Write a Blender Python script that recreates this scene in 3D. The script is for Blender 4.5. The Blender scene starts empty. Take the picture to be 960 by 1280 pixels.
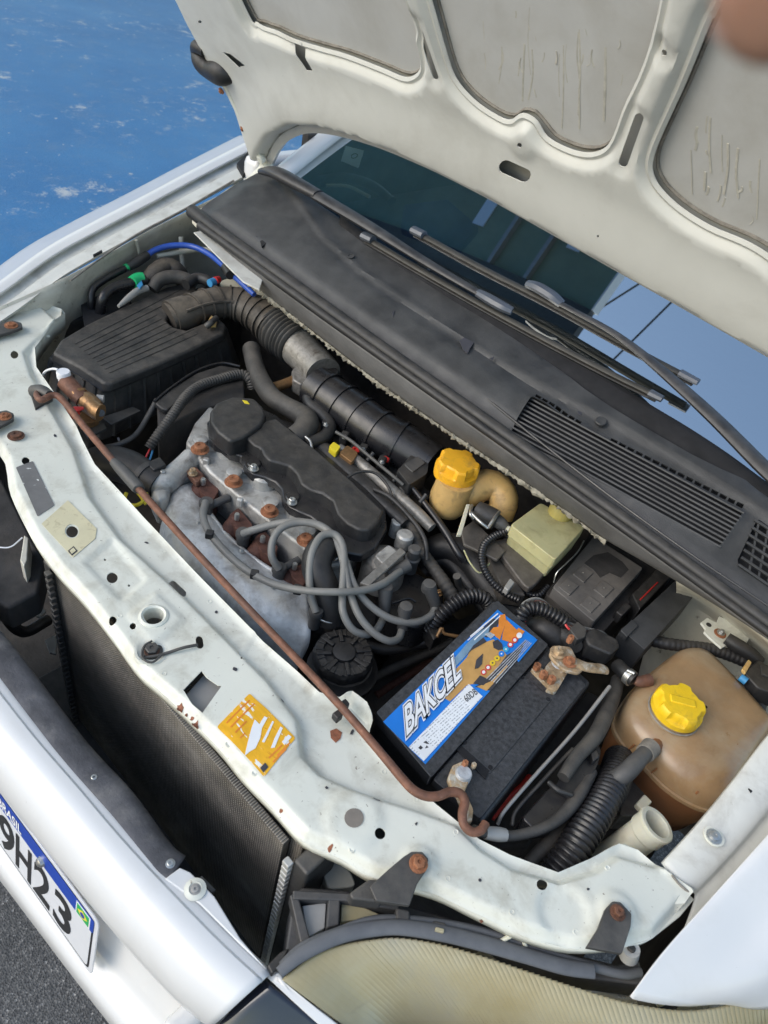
import bpy, math, random
import numpy as np
from mathutils import Vector, Matrix
from mathutils.geometry import delaunay_2d_cdt

random.seed(7); rng = np.random.default_rng(7)
S = bpy.context.scene
COL = S.collection

# ------------------------------------------------------------------ camera
# world: X to the car's left, Y to the car's rear, Z up (metres); the car's nose is at negative Y
FPX = 905.0
RX = np.array([[0.70160417, 0.56749631, -0.43092868],
               [0.68830161, -0.38326242, 0.61591462],
               [0.1843705, -0.72873717, -0.65950713]])     # rows: world axes in camera axes (right, down, forward)
CAM = np.array([0.577, -0.469, 1.47])
cd = bpy.data.cameras.new('camera'); cam = bpy.data.objects.new('camera', cd); COL.objects.link(cam)
cd.sensor_fit = 'VERTICAL'; cd.sensor_height = 24.0; cd.lens = 24.0 * FPX / 1280.0
cd.clip_start = 0.01; cd.clip_end = 500
r_ = RX @ np.array([1, 0, 0.]); u_ = RX @ np.array([0, -1, 0.]); b_ = RX @ np.array([0, 0, -1.])
cam.matrix_world = Matrix(((r_[0], u_[0], b_[0], CAM[0]), (r_[1], u_[1], b_[1], CAM[1]), (r_[2], u_[2], b_[2], CAM[2]), (0, 0, 0, 1)))
cd.dof.use_dof = True; cd.dof.focus_distance = 1.05; cd.dof.aperture_fstop = 6.5
S.camera = cam

# ------------------------------------------------------------------ world, sun, exposure
SUN_EL, SUN_AZ = 36.0, 205.0          # bright hazy sky, soft sun from the front left of the picture
w = bpy.data.worlds.new('World'); S.world = w; w.use_nodes = True
nt = w.node_tree; nt.nodes.clear()
sky = nt.nodes.new('ShaderNodeTexSky'); sky.sky_type = 'NISHITA'; sky.sun_disc = False
sky.sun_elevation = math.radians(SUN_EL); sky.sun_rotation = math.radians(SUN_AZ)
sky.air_density = 1.5; sky.dust_density = 1.6; sky.ozone_density = 1.5
bg = nt.nodes.new('ShaderNodeBackground'); bg.inputs['Strength'].default_value = 0.15
wo = nt.nodes.new('ShaderNodeOutputWorld')
nt.links.new(sky.outputs[0], bg.inputs['Color']); nt.links.new(bg.outputs[0], wo.inputs['Surface'])
sl = bpy.data.lights.new('sun', 'SUN'); sl.energy = 0.7; sl.angle = math.radians(40); sl.color = (1.0, 0.985, 0.96)
so = bpy.data.objects.new('sun', sl); COL.objects.link(so)
_a, _e = math.radians(SUN_AZ), math.radians(SUN_EL)
sdir = Vector((math.sin(_a) * math.cos(_e), math.cos(_a) * math.cos(_e), math.sin(_e)))
so.rotation_euler = sdir.to_track_quat('Z', 'Y').to_euler(); so.location = (0, -3, 6)
S.view_settings.view_transform = 'Standard'; S.view_settings.look = 'None'
S.view_settings.exposure = 0.72; S.view_settings.gamma = 1.0
S.render.engine = 'CYCLES'; S.cycles.max_bounces = 8; S.cycles.diffuse_bounces = 4; S.cycles.glossy_bounces = 4
S.cycles.transmission_bounces = 6; S.cycles.transparent_max_bounces = 8; S.cycles.use_denoising = True

# ------------------------------------------------------------------ picture point -> place
def ray(px, py): return RX @ np.array([px - 480.0, py - 640.0, FPX])
def P(px, py, z):
    d = ray(px, py); return CAM + d * ((z - CAM[2]) / d[2])
def PY(px, py, y):
    d = ray(px, py); return CAM + d * ((y - CAM[1]) / d[1])
def PXX(px, py, x):
    d = ray(px, py); return CAM + d * ((x - CAM[0]) / d[0])
def PL(px, py, p0, n):
    d = ray(px, py); p0 = np.array(p0); n = np.array(n); return CAM + d * ((p0 - CAM).dot(n) / d.dot(n))
def mpp(px, py, z):                      # metres per picture pixel there
    d = ray(px, py); return abs((z - CAM[2]) / d[2])
def W(p): return p if isinstance(p, np.ndarray) else P(*p)     # an array is a place, a tuple a picture point with its height

# ------------------------------------------------------------------ materials
MATS = {}
def mat(name, col, rough=.5, metal=0., var=.12, vs=25, bump=.08, bs=350, dirt=None, dirt2=None, dust=None, spec=.5, coat=0,
        sss=0, rvar=.1, stretch=None):
    m = bpy.data.materials.new(name); m.use_nodes = True; MATS[name] = m
    t = m.node_tree; N = t.nodes; L = t.links; b = N['Principled BSDF']
    tc = N.new('ShaderNodeTexCoord'); src = tc.outputs['Object']
    if stretch:
        mp = N.new('ShaderNodeMapping'); mp.inputs['Scale'].default_value = stretch; L.new(src, mp.inputs['Vector']); src = mp.outputs[0]
    def noise(sc, det=5, rg=.6, dist=0):
        n = N.new('ShaderNodeTexNoise'); n.inputs['Scale'].default_value = sc; n.inputs['Detail'].default_value = det
        n.inputs['Roughness'].default_value = rg; n.inputs['Distortion'].default_value = dist; L.new(src, n.inputs['Vector']); return n.outputs['Fac']
    def rng_(f, a, bb, c=0., d=1.):
        r = N.new('ShaderNodeMapRange'); r.inputs[1].default_value = a; r.inputs[2].default_value = bb
        r.inputs[3].default_value = c; r.inputs[4].default_value = d; L.new(f, r.inputs[0]); return r.outputs[0]
    def mix(f, a, c):
        x = N.new('ShaderNodeMix'); x.data_type = 'RGBA'; L.new(f, x.inputs[0])
        for s, v in ((6, a), (7, c)):
            if isinstance(v, tuple): x.inputs[s].default_value = (*v, 1)
            else: L.new(v, x.inputs[s])
        return x.outputs[2]
    lo = tuple(max(0, c * (1 - var)) for c in col); hi = tuple(min(1, c * (1 + var)) for c in col)
    cur = mix(rng_(noise(vs), .3, .7), lo, hi)
    rf = rng_(noise(vs * 2.3), .25, .75, max(.02, rough - rvar), min(1, rough + rvar))
    for dd in (dirt, dirt2):
        if dd:
            dcol, dsc, a, c = dd[:4]
            f = rng_(noise(dsc, 7, .65, .4), a, c)
            if len(dd) > 4:
                mm = N.new('ShaderNodeMath'); mm.operation = 'MULTIPLY'; mm.inputs[1].default_value = dd[4]; L.new(f, mm.inputs[0]); f = mm.outputs[0]
            cur = mix(f, cur, dcol)
            if metal > .3:
                pass
    if dust:
        g = N.new('ShaderNodeNewGeometry'); sx = N.new('ShaderNodeSeparateXYZ'); L.new(g.outputs['Normal'], sx.inputs[0])
        f1 = rng_(sx.outputs[2], .3, 1.0); f2 = rng_(noise(dust[2] if len(dust) > 2 else 40, 8, .7), .3, .75)
        mm = N.new('ShaderNodeMath'); mm.operation = 'MULTIPLY'; L.new(f1, mm.inputs[0]); L.new(f2, mm.inputs[1])
        m2 = N.new('ShaderNodeMath'); m2.operation = 'MULTIPLY'; L.new(mm.outputs[0], m2.inputs[0]); m2.inputs[1].default_value = dust[1]
        cur = mix(m2.outputs[0], cur, dust[0])
        ra = N.new('ShaderNodeMath'); ra.operation = 'MULTIPLY_ADD'; ra.use_clamp = True
        L.new(m2.outputs[0], ra.inputs[0]); ra.inputs[1].default_value = .4; L.new(rf, ra.inputs[2]); rf = ra.outputs[0]
    L.new(cur, b.inputs['Base Color']); L.new(rf, b.inputs['Roughness'])
    b.inputs['Metallic'].default_value = metal; b.inputs['Specular IOR Level'].default_value = spec
    if coat: b.inputs['Coat Weight'].default_value = coat; b.inputs['Coat Roughness'].default_value = .08
    if sss: b.inputs['Subsurface Weight'].default_value = sss; b.inputs['Subsurface Radius'].default_value = (.012, .008, .004); b.inputs['Subsurface Scale'].default_value = 1.0
    if bump:
        bp = N.new('ShaderNodeBump'); bp.inputs['Strength'].default_value = min(1, bump * 4); bp.inputs['Distance'].default_value = .0012
        n1 = noise(bs, 4, .6); L.new(n1, bp.inputs['Height']); L.new(bp.outputs[0], b.inputs['Normal'])
    return m

DUST = (.30, .26, .21)
mat('body_white', (.685, .685, .68), .38, var=.03, vs=6, bump=.012, bs=60, coat=.5, rvar=.08, dirt=((.56, .55, .52), 14, .55, .8, .35), dirt2=((.30, .28, .25), 150, .70, .74, .6))
mat('bay_white', (.70, .70, .615), .42, var=.04, vs=12, bump=.03, bs=120, dirt=((.36, .33, .25), 20, .50, .72, .6), dirt2=((.16, .12, .09), 190, .655, .70, .85), rvar=.14)
mat('bay_grimy', (.56, .54, .46), .55, var=.12, vs=14, bump=.06, bs=90, dirt=((.24, .21, .16), 10, .46, .78, .8), dirt2=((.10, .08, .06), 60, .62, .7, .7))
mat('hood_under', (.60, .595, .545), .42, var=.05, vs=8, bump=.03, bs=150, dirt=((.38, .36, .31), 7, .5, .8, .5), dirt2=((.2, .16, .1), 110, .70, .76, .6), rvar=.08)
mat('hood_skin', (.52, .515, .49), .5, var=.05, vs=10, bump=.03, bs=200, dirt=((.36, .34, .29), 9, .45, .75, .5))
mat('seam_grime', (.22, .20, .17), .8, var=.3, vs=60, bump=.2)
mat('black_plastic', (.020, .020, .021), .45, var=.35, vs=40, bump=.08, bs=600, dust=(DUST, .20, 35), dirt=((.075, .068, .06), 60, .55, .75, .5), rvar=.16)
mat('black_shiny', (.014, .014, .016), .3, var=.25, bump=.04, bs=500, dust=(DUST, .10, 40))
mat('airbox_plastic', (.022, .021, .021), .5, var=.35, vs=30, bump=.12, bs=500, dust=(DUST, .30, 28), dirt=((.08, .072, .062), 80, .55, .74, .6), rvar=.16)
mat('cowl_plastic', (.028, .029, .031), .48, var=.2, vs=18, bump=.09, bs=700, dust=((.17, .168, .165), .34, 12))
mat('cowl_skirt', (.10, .098, .096), .6, var=.2, vs=20, bump=.1, bs=400, dust=(DUST, .35, 20))
mat('rubber', (.018, .018, .019), .5, var=.25, bump=.05, bs=300, dust=(DUST, .18, 40))
mat('rubber_grey', (.062, .062, .062), .5, var=.2, bump=.05, bs=300, dust=(DUST, .25, 30))
mat('hose_dusty', (.038, .036, .034), .6, var=.3, bump=.1, bs=250, dust=((.28, .24, .19), .36, 30))
mat('duct_plastic', (.05, .043, .036), .55, var=.3, vs=30, bump=.1, bs=300, dust=((.32, .26, .19), .5, 30))
mat('cable_grey', (.19, .19, .18), .45, var=.15, bump=.03, dust=(DUST, .35, 40))
mat('aluminium', (.50, .49, .46), .5, .4, var=.22, vs=30, bump=.18, bs=220, dirt=((.14, .12, .10), 40, .50, .74, .8))
mat('heat_shield', (.68, .68, .66), .5, .25, var=.25, vs=22, bump=.25, bs=90, dirt=((.27, .23, .18), 26, .47, .68, .75), dirt2=((.78, .78, .76), 55, .58, .70, .6))
mat('steel', (.52, .52, .50), .35, .9, var=.15, vs=60, bump=.05, dirt=((.2, .15, .1), 80, .6, .8, .6))
mat('rusty', (.30, .12, .055), .75, .1, var=.45, vs=60, bump=.2, bs=350, dirt=((.36, .17, .09), 60, .45, .7, .7))
mat('rust_rod', (.19, .085, .052), .62, .2, var=.35, vs=70, bump=.12, bs=300, dirt=((.10, .062, .05), 25, .45, .7, .8), dirt2=((.34, .20, .13), 140, .62, .68, .6))
mat('rust_dark', (.11, .048, .035), .75, .1, var=.4, vs=80, bump=.2, bs=300)
mat('brass', (.42, .24, .11), .42, .7, var=.3, vs=50, bump=.1, dirt=((.13, .08, .05), 50, .5, .72, .8))
mat('corroded', (.42, .30, .18), .7, .35, var=.5, vs=90, bump=.3, bs=260, dirt=((.62, .62, .56), 80, .5, .66, .8))
mat('lead', (.55, .57, .60), .5, .5, var=.2, vs=100, bump=.2, bs=300)
mat('yellow_cap', (.82, .53, .015), .45, var=.08, vs=40, bump=.05, sss=.1, dirt=((.40, .26, .05), 45, .54, .74, .6))
mat('amber_cap', (.82, .42, .02), .45, var=.08, vs=40, bump=.05, sss=.1, dirt=((.36, .20, .05), 45, .52, .74, .65))
mat('tank_amber', (.34, .215, .11), .36, var=.22, vs=13, bump=.03, bs=160, sss=.25, coat=.25, dirt=((.42, .34, .23), 11, .46, .72, .75), dirt2=((.20, .13, .08), 60, .60, .75, .5))
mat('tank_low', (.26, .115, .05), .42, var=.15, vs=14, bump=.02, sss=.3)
mat('ochre_neck', (.55, .36, .14), .5, var=.15, vs=25, bump=.03, sss=.35, dirt=((.16, .10, .05), 35, .52, .72, .8))
mat('brake_plastic', (.46, .43, .23), .45, var=.12, vs=20, bump=.04, sss=.35, dirt=((.24, .20, .10), 30, .52, .75, .7))
mat('brake_cap', (.38, .32, .10), .55, var=.15, bump=.05, sss=.2)
mat('cream_tube', (.60, .57, .45), .5, var=.06, vs=20, bump=.03, sss=.25, dirt=((.35, .31, .22), 25, .55, .8, .5))
mat('battery_black', (.014, .015, .018), .42, var=.3, vs=30, bump=.08, bs=500, dust=((.30, .31, .33), .22, 160), dirt=((.20, .20, .20), 420, .62, .70, .35))
mat('foam_dirty', (.27, .25, .20), .95, var=.4, vs=60, bump=.5, bs=160, dirt=((.14, .12, .09), 40, .5, .7, .8))
mat('bumper_foam', (.07, .07, .078), .75, var=.4, vs=25, bump=.2, bs=160, dirt=((.22, .21, .20), 18, .52, .72, .7))
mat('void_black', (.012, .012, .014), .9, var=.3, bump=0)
mat('grime_black', (.042, .039, .037), .75, var=.4, vs=20, bump=.2, bs=120, dirt=((.09, .075, .06), 15, .5, .75, .7))
mat('white_plastic', (.78, .78, .80), .4, var=.03, bump=.01)
mat('red_plastic', (.55, .03, .025), .45, var=.1, bump=.02)
mat('green_tape', (.02, .45, .16), .4, var=.1, bump=.02)
mat('blue_tube', (.03, .09, .42), .35, var=.1, bump=.02)
mat('blue_clip', (.05, .25, .5), .4, var=.1, bump=.02)
mat('yellow_tag', (.75, .6, .03), .45, var=.1, bump=.02)
mat('lens_ring', (.05, .05, .052), .5, var=.2, bump=.05, dust=(DUST, .3, 30))
mat('strip_rubber', (.10, .105, .115), .55, var=.12, vs=20, bump=.03, dust=((.22, .22, .22), .4, 20))
mat('wiper_black', (.026, .026, .028), .42, var=.15, bump=.03, dust=((.25, .24, .23), .3, 25))
mat('wiper_blade', (.05, .047, .04), .6, var=.2, bump=.04)
mat('wiper_clip', (.09, .10, .12), .35, var=.1, bump=.01)
mat('skin', (.34, .19, .13), .5, var=.06, vs=60, bump=.05, bs=900, sss=.3)
mat('nail', (.66, .42, .36), .3, var=.03, bump=0)
mat('gloss_navy', (.012, .014, .022), .08, var=.1, bump=0, coat=.6)
mat('zinc_bolt', (.50, .51, .50), .4, .85, var=.15, vs=90, bump=.05, dirt=((.25, .2, .15), 90, .58, .75, .6))
mat('bracket_grey', (.055, .054, .053), .5, .2, var=.2, bump=.08, dust=(DUST, .3, 40))
mat('thin_grey', (.34, .33, .31), .45, .1, var=.1, bump=.02)
mat('print_black', (.02, .02, .022), .5, var=.05, bump=0)
mat('print_white', (.80, .81, .82), .4, var=.02, bump=0)
mat('print_blue', (.01, .20, .68), .35, var=.05, bump=0)
mat('print_orange', (.72, .24, .035), .35, var=.15, vs=60, bump=0)
mat('print_tan', (.55, .31, .10), .35, var=.12, vs=60, bump=0)
mat('print_bluegrey', (.18, .30, .42), .35, var=.2, vs=60, bump=0)
mat('print_dark', (.05, .05, .06), .35, var=.2, bump=0)
mat('print_red', (.62, .05, .05), .35, var=.05, bump=0)
mat('print_yellow', (.75, .52, .03), .35, var=.05, bump=0)
mat('print_sky', (.05, .38, .62), .35, var=.05, bump=0)
mat('print_silver', (.5, .52, .55), .3, .3, var=.3, vs=120, bump=0)
mat('plate_blue', (.012, .055, .36), .35, var=.05, bump=0)
mat('plate_white', (.66, .67, .70), .35, var=.03, vs=20, bump=.01)
mat('flag_green', (.02, .36, .10), .4, var=.05, bump=0)
mat('flag_yellow', (.75, .62, .05), .4, var=.05, bump=0)
mat('sticker_yellow', (.80, .42, .02), .4, var=.12, vs=60, bump=.02, dirt=((.80, .80, .76), 34, .60, .615), dirt2=((.45, .12, .02), 60, .60, .72, .7), stretch=(1, 2.2, 1))
mat('sticker_cream', (.66, .60, .40), .5, var=.08, vs=30, bump=.02, dirt=((.42, .36, .22), 90, .56, .62, .5))
mat('sticker_grey', (.17, .165, .16), .4, var=.12, vs=60, bump=.02, dirt=((.75, .76, .72), 55, .66, .68))
mat('bare_primer', (.22, .19, .16), .6, var=.15, vs=60, bump=.04)
mat('chip_rust', (.25, .09, .045), .7, var=.4, vs=200, bump=.1)

def special():
    # asphalt: dark binder with pale stones
    m = bpy.data.materials.new('asphalt'); m.use_nodes = True; MATS['asphalt'] = m
    t = m.node_tree; N, L = t.nodes, t.links; b = N['Principled BSDF']; tc = N.new('ShaderNodeTexCoord')
    v = N.new('ShaderNodeTexVoronoi'); v.inputs['Scale'].default_value = 300; L.new(tc.outputs['Object'], v.inputs['Vector'])
    cr = N.new('ShaderNodeValToRGB'); e = cr.color_ramp.elements
    e[0].position = 0; e[0].color = (.055, .055, .057, 1); e[1].position = 1; e[1].color = (.36, .35, .34, 1)
    x = cr.color_ramp.elements.new(.55); x.color = (.10, .10, .10, 1); x = cr.color_ramp.elements.new(.85); x.color = (.18, .175, .17, 1)
    L.new(v.outputs['Color'], cr.inputs[0]); L.new(cr.outputs[0], b.inputs['Base Color']); b.inputs['Roughness'].default_value = .85
    bp = N.new('ShaderNodeBump'); bp.inputs['Strength'].default_value = .7; bp.inputs['Distance'].default_value = .002
    L.new(v.outputs['Distance'], bp.inputs['Height']); L.new(bp.outputs[0], b.inputs['Normal'])
    # painted blue ground: worn, with pale scuffs
    m = bpy.data.materials.new('blue_paint'); m.use_nodes = True; MATS['blue_paint'] = m
    t = m.node_tree; N, L = t.nodes, t.links; b = N['Principled BSDF']; tc = N.new('ShaderNodeTexCoord')
    def nz(sc, d=6, r=.65, ds=0, st=None):
        n = N.new('ShaderNodeTexNoise'); n.inputs['Scale'].default_value = sc; n.inputs['Detail'].default_value = d
        n.inputs['Roughness'].default_value = r; n.inputs['Distortion'].default_value = ds
        s = tc.outputs['Object']
        if st:
            mp = N.new('ShaderNodeMapping'); mp.inputs['Scale'].default_value = st; L.new(s, mp.inputs[0]); s = mp.outputs[0]
        L.new(s, n.inputs['Vector']); return n.outputs['Fac']
    def ramp(f, *st):
        c = N.new('ShaderNodeValToRGB'); e = c.color_ramp.elements
        e[0].position, e[0].color = st[0][0], (*st[0][1], 1); e[1].position, e[1].color = st[-1][0], (*st[-1][1], 1)
        for p_, c_ in st[1:-1]: y = e.new(p_); y.color = (*c_, 1)
        L.new(f, c.inputs[0]); return c.outputs[0]
    base = ramp(nz(1.3), (.25, (.024, .150, .36)), (.5, (.036, .190, .425)), (.75, (.060, .235, .47)))
    def mixc(f, a, c):
        x = N.new('ShaderNodeMix'); x.data_type = 'RGBA'; L.new(f, x.inputs[0]); L.new(a, x.inputs[6])
        if isinstance(c, tuple): x.inputs[7].default_value = (*c, 1)
        else: L.new(c, x.inputs[7])
        return x.outputs[2]
    g = ramp(nz(5, 12, .8, .2), (.50, (0, 0, 0)), (.72, (.4, .4, .4)))
    base = mixc(g, base, (.20, .27, .36))
    patch_ = ramp(nz(1.1, 3, .5), (.44, (0, 0, 0)), (.57, (1, 1, 1)))
    s = ramp(nz(6, 12, .8, .3), (.545, (0, 0, 0)), (.62, (.9, .9, .9)))
    mu = N.new('ShaderNodeMix'); mu.data_type = 'RGBA'; mu.blend_type = 'MULTIPLY'; mu.inputs[0].default_value = 1
    L.new(patch_, mu.inputs[6]); L.new(s, mu.inputs[7])
    base = mixc(mu.outputs[2], base, (.62, .62, .60))
    sp = ramp(nz(22, 3, .5), (.70, (0, 0, 0)), (.72, (.8, .8, .8)))
    base = mixc(sp, base, (.55, .55, .55))
    gr = ramp(nz(170, 4, .7), (.35, (.35, .35, .35)), (.65, (0, 0, 0)))
    base = mixc(gr, base, (.03, .13, .28))
    tr_ = ramp(nz(2.2, 5, .6, 0, (.25, 2.2, 1)), (.52, (0, 0, 0)), (.72, (.45, .45, .45)))
    base = mixc(tr_, base, (.05, .18, .36))
    L.new(base, b.inputs['Base Color']); b.inputs['Roughness'].default_value = .5
    bp = N.new('ShaderNodeBump'); bp.inputs['Strength'].default_value = .35; bp.inputs['Distance'].default_value = .01
    L.new(nz(60, 6, .7), bp.inputs['Height']); L.new(bp.outputs[0], b.inputs['Normal'])
    # radiator fins
    m = bpy.data.materials.new('radiator_fins'); m.use_nodes = True; MATS['radiator_fins'] = m
    t = m.node_tree; N, L = t.nodes, t.links; b = N['Principled BSDF']; tc = N.new('ShaderNodeTexCoord')
    wv = N.new('ShaderNodeTexWave'); wv.bands_direction = 'Z'; wv.inputs['Scale'].default_value = 70; L.new(tc.outputs['Object'], wv.inputs[0])
    w2 = N.new('ShaderNodeTexWave'); w2.bands_direction = 'X'; w2.inputs['Scale'].default_value = 95; L.new(tc.outputs['Object'], w2.inputs[0])
    ml = N.new('ShaderNodeMath'); ml.operation = 'MULTIPLY'; L.new(wv.outputs['Fac'], ml.inputs[0]); L.new(w2.outputs['Fac'], ml.inputs[1])
    nzz = nz(12, 8, .7)
    a = ramp(nzz, (.38, (.07, .062, .055)), (.55, (.17, .155, .135)), (.70, (.31, .285, .25)))
    c = mixc(ml.outputs[0], a, (.36, .33, .29))
    L.new(c, b.inputs['Base Color']); b.inputs['Roughness'].default_value = .6; b.inputs['Metallic'].default_value = .4
    bp = N.new('ShaderNodeBump'); bp.inputs['Strength'].default_value = .9; bp.inputs['Distance'].default_value = .002
    L.new(ml.outputs[0], bp.inputs['Height']); L.new(bp.outputs[0], b.inputs['Normal'])
    # windscreen glass: thin pane, see-through with a mirror share by angle
    m = bpy.data.materials.new('windscreen'); m.use_nodes = True; MATS['windscreen'] = m
    t = m.node_tree; N, L = t.nodes, t.links; N.remove(N['Principled BSDF']); o = N['Material Output']
    tr = N.new('ShaderNodeBsdfTransparent'); tr.inputs[0].default_value = (.62, .74, .70, 1)
    gl = N.new('ShaderNodeBsdfGlossy'); gl.inputs['Roughness'].default_value = .015; gl.inputs[0].default_value = (.95, 1, 1, 1)
    fr = N.new('ShaderNodeFresnel'); fr.inputs[0].default_value = 1.75
    mp = N.new('ShaderNodeMapRange'); mp.inputs[1].default_value = 0; mp.inputs[2].default_value = .5; mp.inputs[3].default_value = .57; mp.inputs[4].default_value = .95
    L.new(fr.outputs[0], mp.inputs[0])
    ms = N.new('ShaderNodeMixShader'); L.new(mp.outputs[0], ms.inputs[0]); L.new(tr.outputs[0], ms.inputs[1]); L.new(gl.outputs[0], ms.inputs[2])
    L.new(ms.outputs[0], o.inputs[0])
    # headlamp lens: clear plastic, yellowed and hazed most along its upper edge, over a bright reflector
    m = bpy.data.materials.new('yellowed_lens'); m.use_nodes = True; MATS['yellowed_lens'] = m
    t = m.node_tree; N, L = t.nodes, t.links; N.remove(N['Principled BSDF']); o = N['Material Output']; tc = N.new('ShaderNodeTexCoord')
    c = ramp(nz(10, 6, .6), (.35, (.78, .65, .36)), (.55, (.86, .76, .49)), (.72, (.80, .74, .56)))
    df = N.new('ShaderNodeBsdfDiffuse'); L.new(c, df.inputs[0])
    tl = N.new('ShaderNodeBsdfTranslucent'); L.new(c, tl.inputs[0])
    m1 = N.new('ShaderNodeMixShader'); m1.inputs[0].default_value = .45; L.new(df.outputs[0], m1.inputs[1]); L.new(tl.outputs[0], m1.inputs[2])
    tp = N.new('ShaderNodeBsdfTransparent'); tp.inputs[0].default_value = (.95, .90, .76, 1)
    zc = N.new('ShaderNodeSeparateXYZ'); L.new(tc.outputs['Object'], zc.inputs[0]); zm = N.new('ShaderNodeMapRange')
    zm.inputs[1].default_value = .60; zm.inputs[2].default_value = .672; zm.inputs[3].default_value = .34; zm.inputs[4].default_value = .84; L.new(zc.outputs[2], zm.inputs[0])
    m2 = N.new('ShaderNodeMixShader'); L.new(zm.outputs[0], m2.inputs[0]); L.new(tp.outputs[0], m2.inputs[1]); L.new(m1.outputs[0], m2.inputs[2])
    gl = N.new('ShaderNodeBsdfGlossy'); gl.inputs['Roughness'].default_value = .07
    fr = N.new('ShaderNodeFresnel'); fr.inputs[0].default_value = 1.6
    m3 = N.new('ShaderNodeMixShader'); L.new(fr.outputs[0], m3.inputs[0]); L.new(m2.outputs[0], m3.inputs[1]); L.new(gl.outputs[0], m3.inputs[2]); L.new(m3.outputs[0], o.inputs[0])
    # printed small print: fine grey rules on white
    m = bpy.data.materials.new('small_print'); m.use_nodes = True; MATS['small_print'] = m
    t = m.node_tree; N, L = t.nodes, t.links; b = N['Principled BSDF']; tc = N.new('ShaderNodeTexCoord')
    wv = N.new('ShaderNodeTexWave'); wv.bands_direction = 'X'; wv.inputs['Scale'].default_value = 95; L.new(tc.outputs['Object'], wv.inputs[0])
    f = ramp(wv.outputs['Fac'], (.66, (0, 0, 0)), (.8, (1, 1, 1)))
    f2 = ramp(nz(420, 2, .5, 0, (.3, 1, 1)), (.48, (0, 0, 0)), (.52, (1, 1, 1)))
    mu = N.new('ShaderNodeMix'); mu.data_type = 'RGBA'; mu.blend_type = 'MULTIPLY'; mu.inputs[0].default_value = 1; L.new(f, mu.inputs[6]); L.new(f2, mu.inputs[7])
    wh = N.new('ShaderNodeRGB'); wh.outputs[0].default_value = (.80, .82, .84, 1)
    L.new(mixc(mu.outputs[2], wh.outputs[0], (.38, .40, .43)), b.inputs['Base Color']); b.inputs['Roughness'].default_value = .4
special()

# ------------------------------------------------------------------ mesh helpers
def mesh(name, v, f, m, parent=None, smooth=35, bevel=0, seg=2):
    me = bpy.data.meshes.new(name); me.from_pydata([tuple(map(float, p)) for p in v], [], [tuple(map(int, q)) for q in f]); me.validate(); me.update()
    o = link(name, me, m, parent, 0 if bevel else smooth)
    if bevel:
        for p in me.polygons: p.use_smooth = True
        b = o.modifiers.new('bevel', 'BEVEL'); b.width = bevel; b.segments = seg; b.limit_method = 'ANGLE'; b.angle_limit = math.radians(32); b.harden_normals = True
    return o
BASES = {}
def thing(name, label, cat, base, group=None):
    e = bpy.data.objects.new(name, None); COL.objects.link(e); e.empty_display_size = .02
    e.location = tuple(map(float, base)); e['label'] = label; e['category'] = cat
    if group: e['group'] = group
    BASES[e.name] = Vector(tuple(map(float, base)))
    return e
def link(name, me, m, parent=None, smooth=35):
    me.materials.append(MATS[m])
    if smooth:
        for p in me.polygons: p.use_smooth = True
        me.set_sharp_from_angle(angle=math.radians(smooth))
    o = bpy.data.objects.new(name, me); COL.objects.link(o)
    if parent is not None:
        o.parent = parent
        b = BASES.get(parent.name)
        if b is not None: o.matrix_parent_inverse = Matrix.Translation(-b)
    return o
def tag(o, label, cat, group=None):
    o['label'] = label; o['category'] = cat
    if group: o['group'] = group
    return o
def structure(o): o['kind'] = 'structure'; return o

def cr(pts, n=8, closed=False):
    pts = np.array(pts, float); k = len(pts)
    if k < 3 and not closed:
        t = np.linspace(0, 1, n + 1)[:, None]; return pts[0] * (1 - t) + pts[1] * t
    out = []
    for i in range(k if closed else k - 1):
        if closed: a, b, c, d = pts[(i - 1) % k], pts[i], pts[(i + 1) % k], pts[(i + 2) % k]
        else:
            b, c = pts[i], pts[i + 1]
            a = pts[i - 1] if i else 2 * b - c
            d = pts[i + 2] if i + 2 < k else 2 * c - b
        for t in np.arange(n) / n:
            out.append(.5 * (2 * b + (c - a) * t + (2 * a - 5 * b + 4 * c - d) * t * t + (3 * b - a - 3 * c + d) * t ** 3))
    if not closed: out.append(pts[-1])
    return np.array(out)
def resample(p, step, closed=False):
    p = np.array(p, float)
    if closed: p = np.vstack([p, p[:1]])
    L = np.linalg.norm(np.diff(p, axis=0), axis=1); s = np.r_[0, np.cumsum(L)]
    n = max(2, int(round(s[-1] / step)))
    q = np.linspace(0, s[-1], n + 1)
    r = np.stack([np.interp(q, s, p[:, i]) for i in range(p.shape[1])], 1)
    return r[:-1] if closed else r
def seg_resample(p, step):               # closed polygon, keeps the corners
    out = []
    for i in range(len(p)):
        a, b = np.array(p[i], float), np.array(p[(i + 1) % len(p)], float)
        n = max(1, int(math.ceil(np.linalg.norm(b - a) / step)))
        for k in range(n): out.append(a + (b - a) * k / n)
    return np.array(out)
def inside(U, V, poly):
    r = np.zeros(U.shape, bool); x, y = poly[:, 0], poly[:, 1]; n = len(poly); j = n - 1
    for i in range(n):
        c = ((y[i] > V) != (y[j] > V))
        if c.any():
            xi = (x[j] - x[i]) * (V - y[i]) / ((y[j] - y[i]) if y[j] != y[i] else 1e-12) + x[i]
            r ^= c & (U < xi)
        j = i
    return r
def dseg(U, V, poly, closed=True):
    d = np.full(U.shape, 1e9); n = len(poly)
    for i in range(n if closed else n - 1):
        ax, ay = poly[i][:2]; bx, by = poly[(i + 1) % n][:2]
        dx, dy = bx - ax, by - ay; l = dx * dx + dy * dy + 1e-15
        t = np.clip(((U - ax) * dx + (V - ay) * dy) / l, 0, 1)
        d = np.minimum(d, (U - ax - t * dx) ** 2 + (V - ay - t * dy) ** 2)
    return np.sqrt(d)
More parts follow.
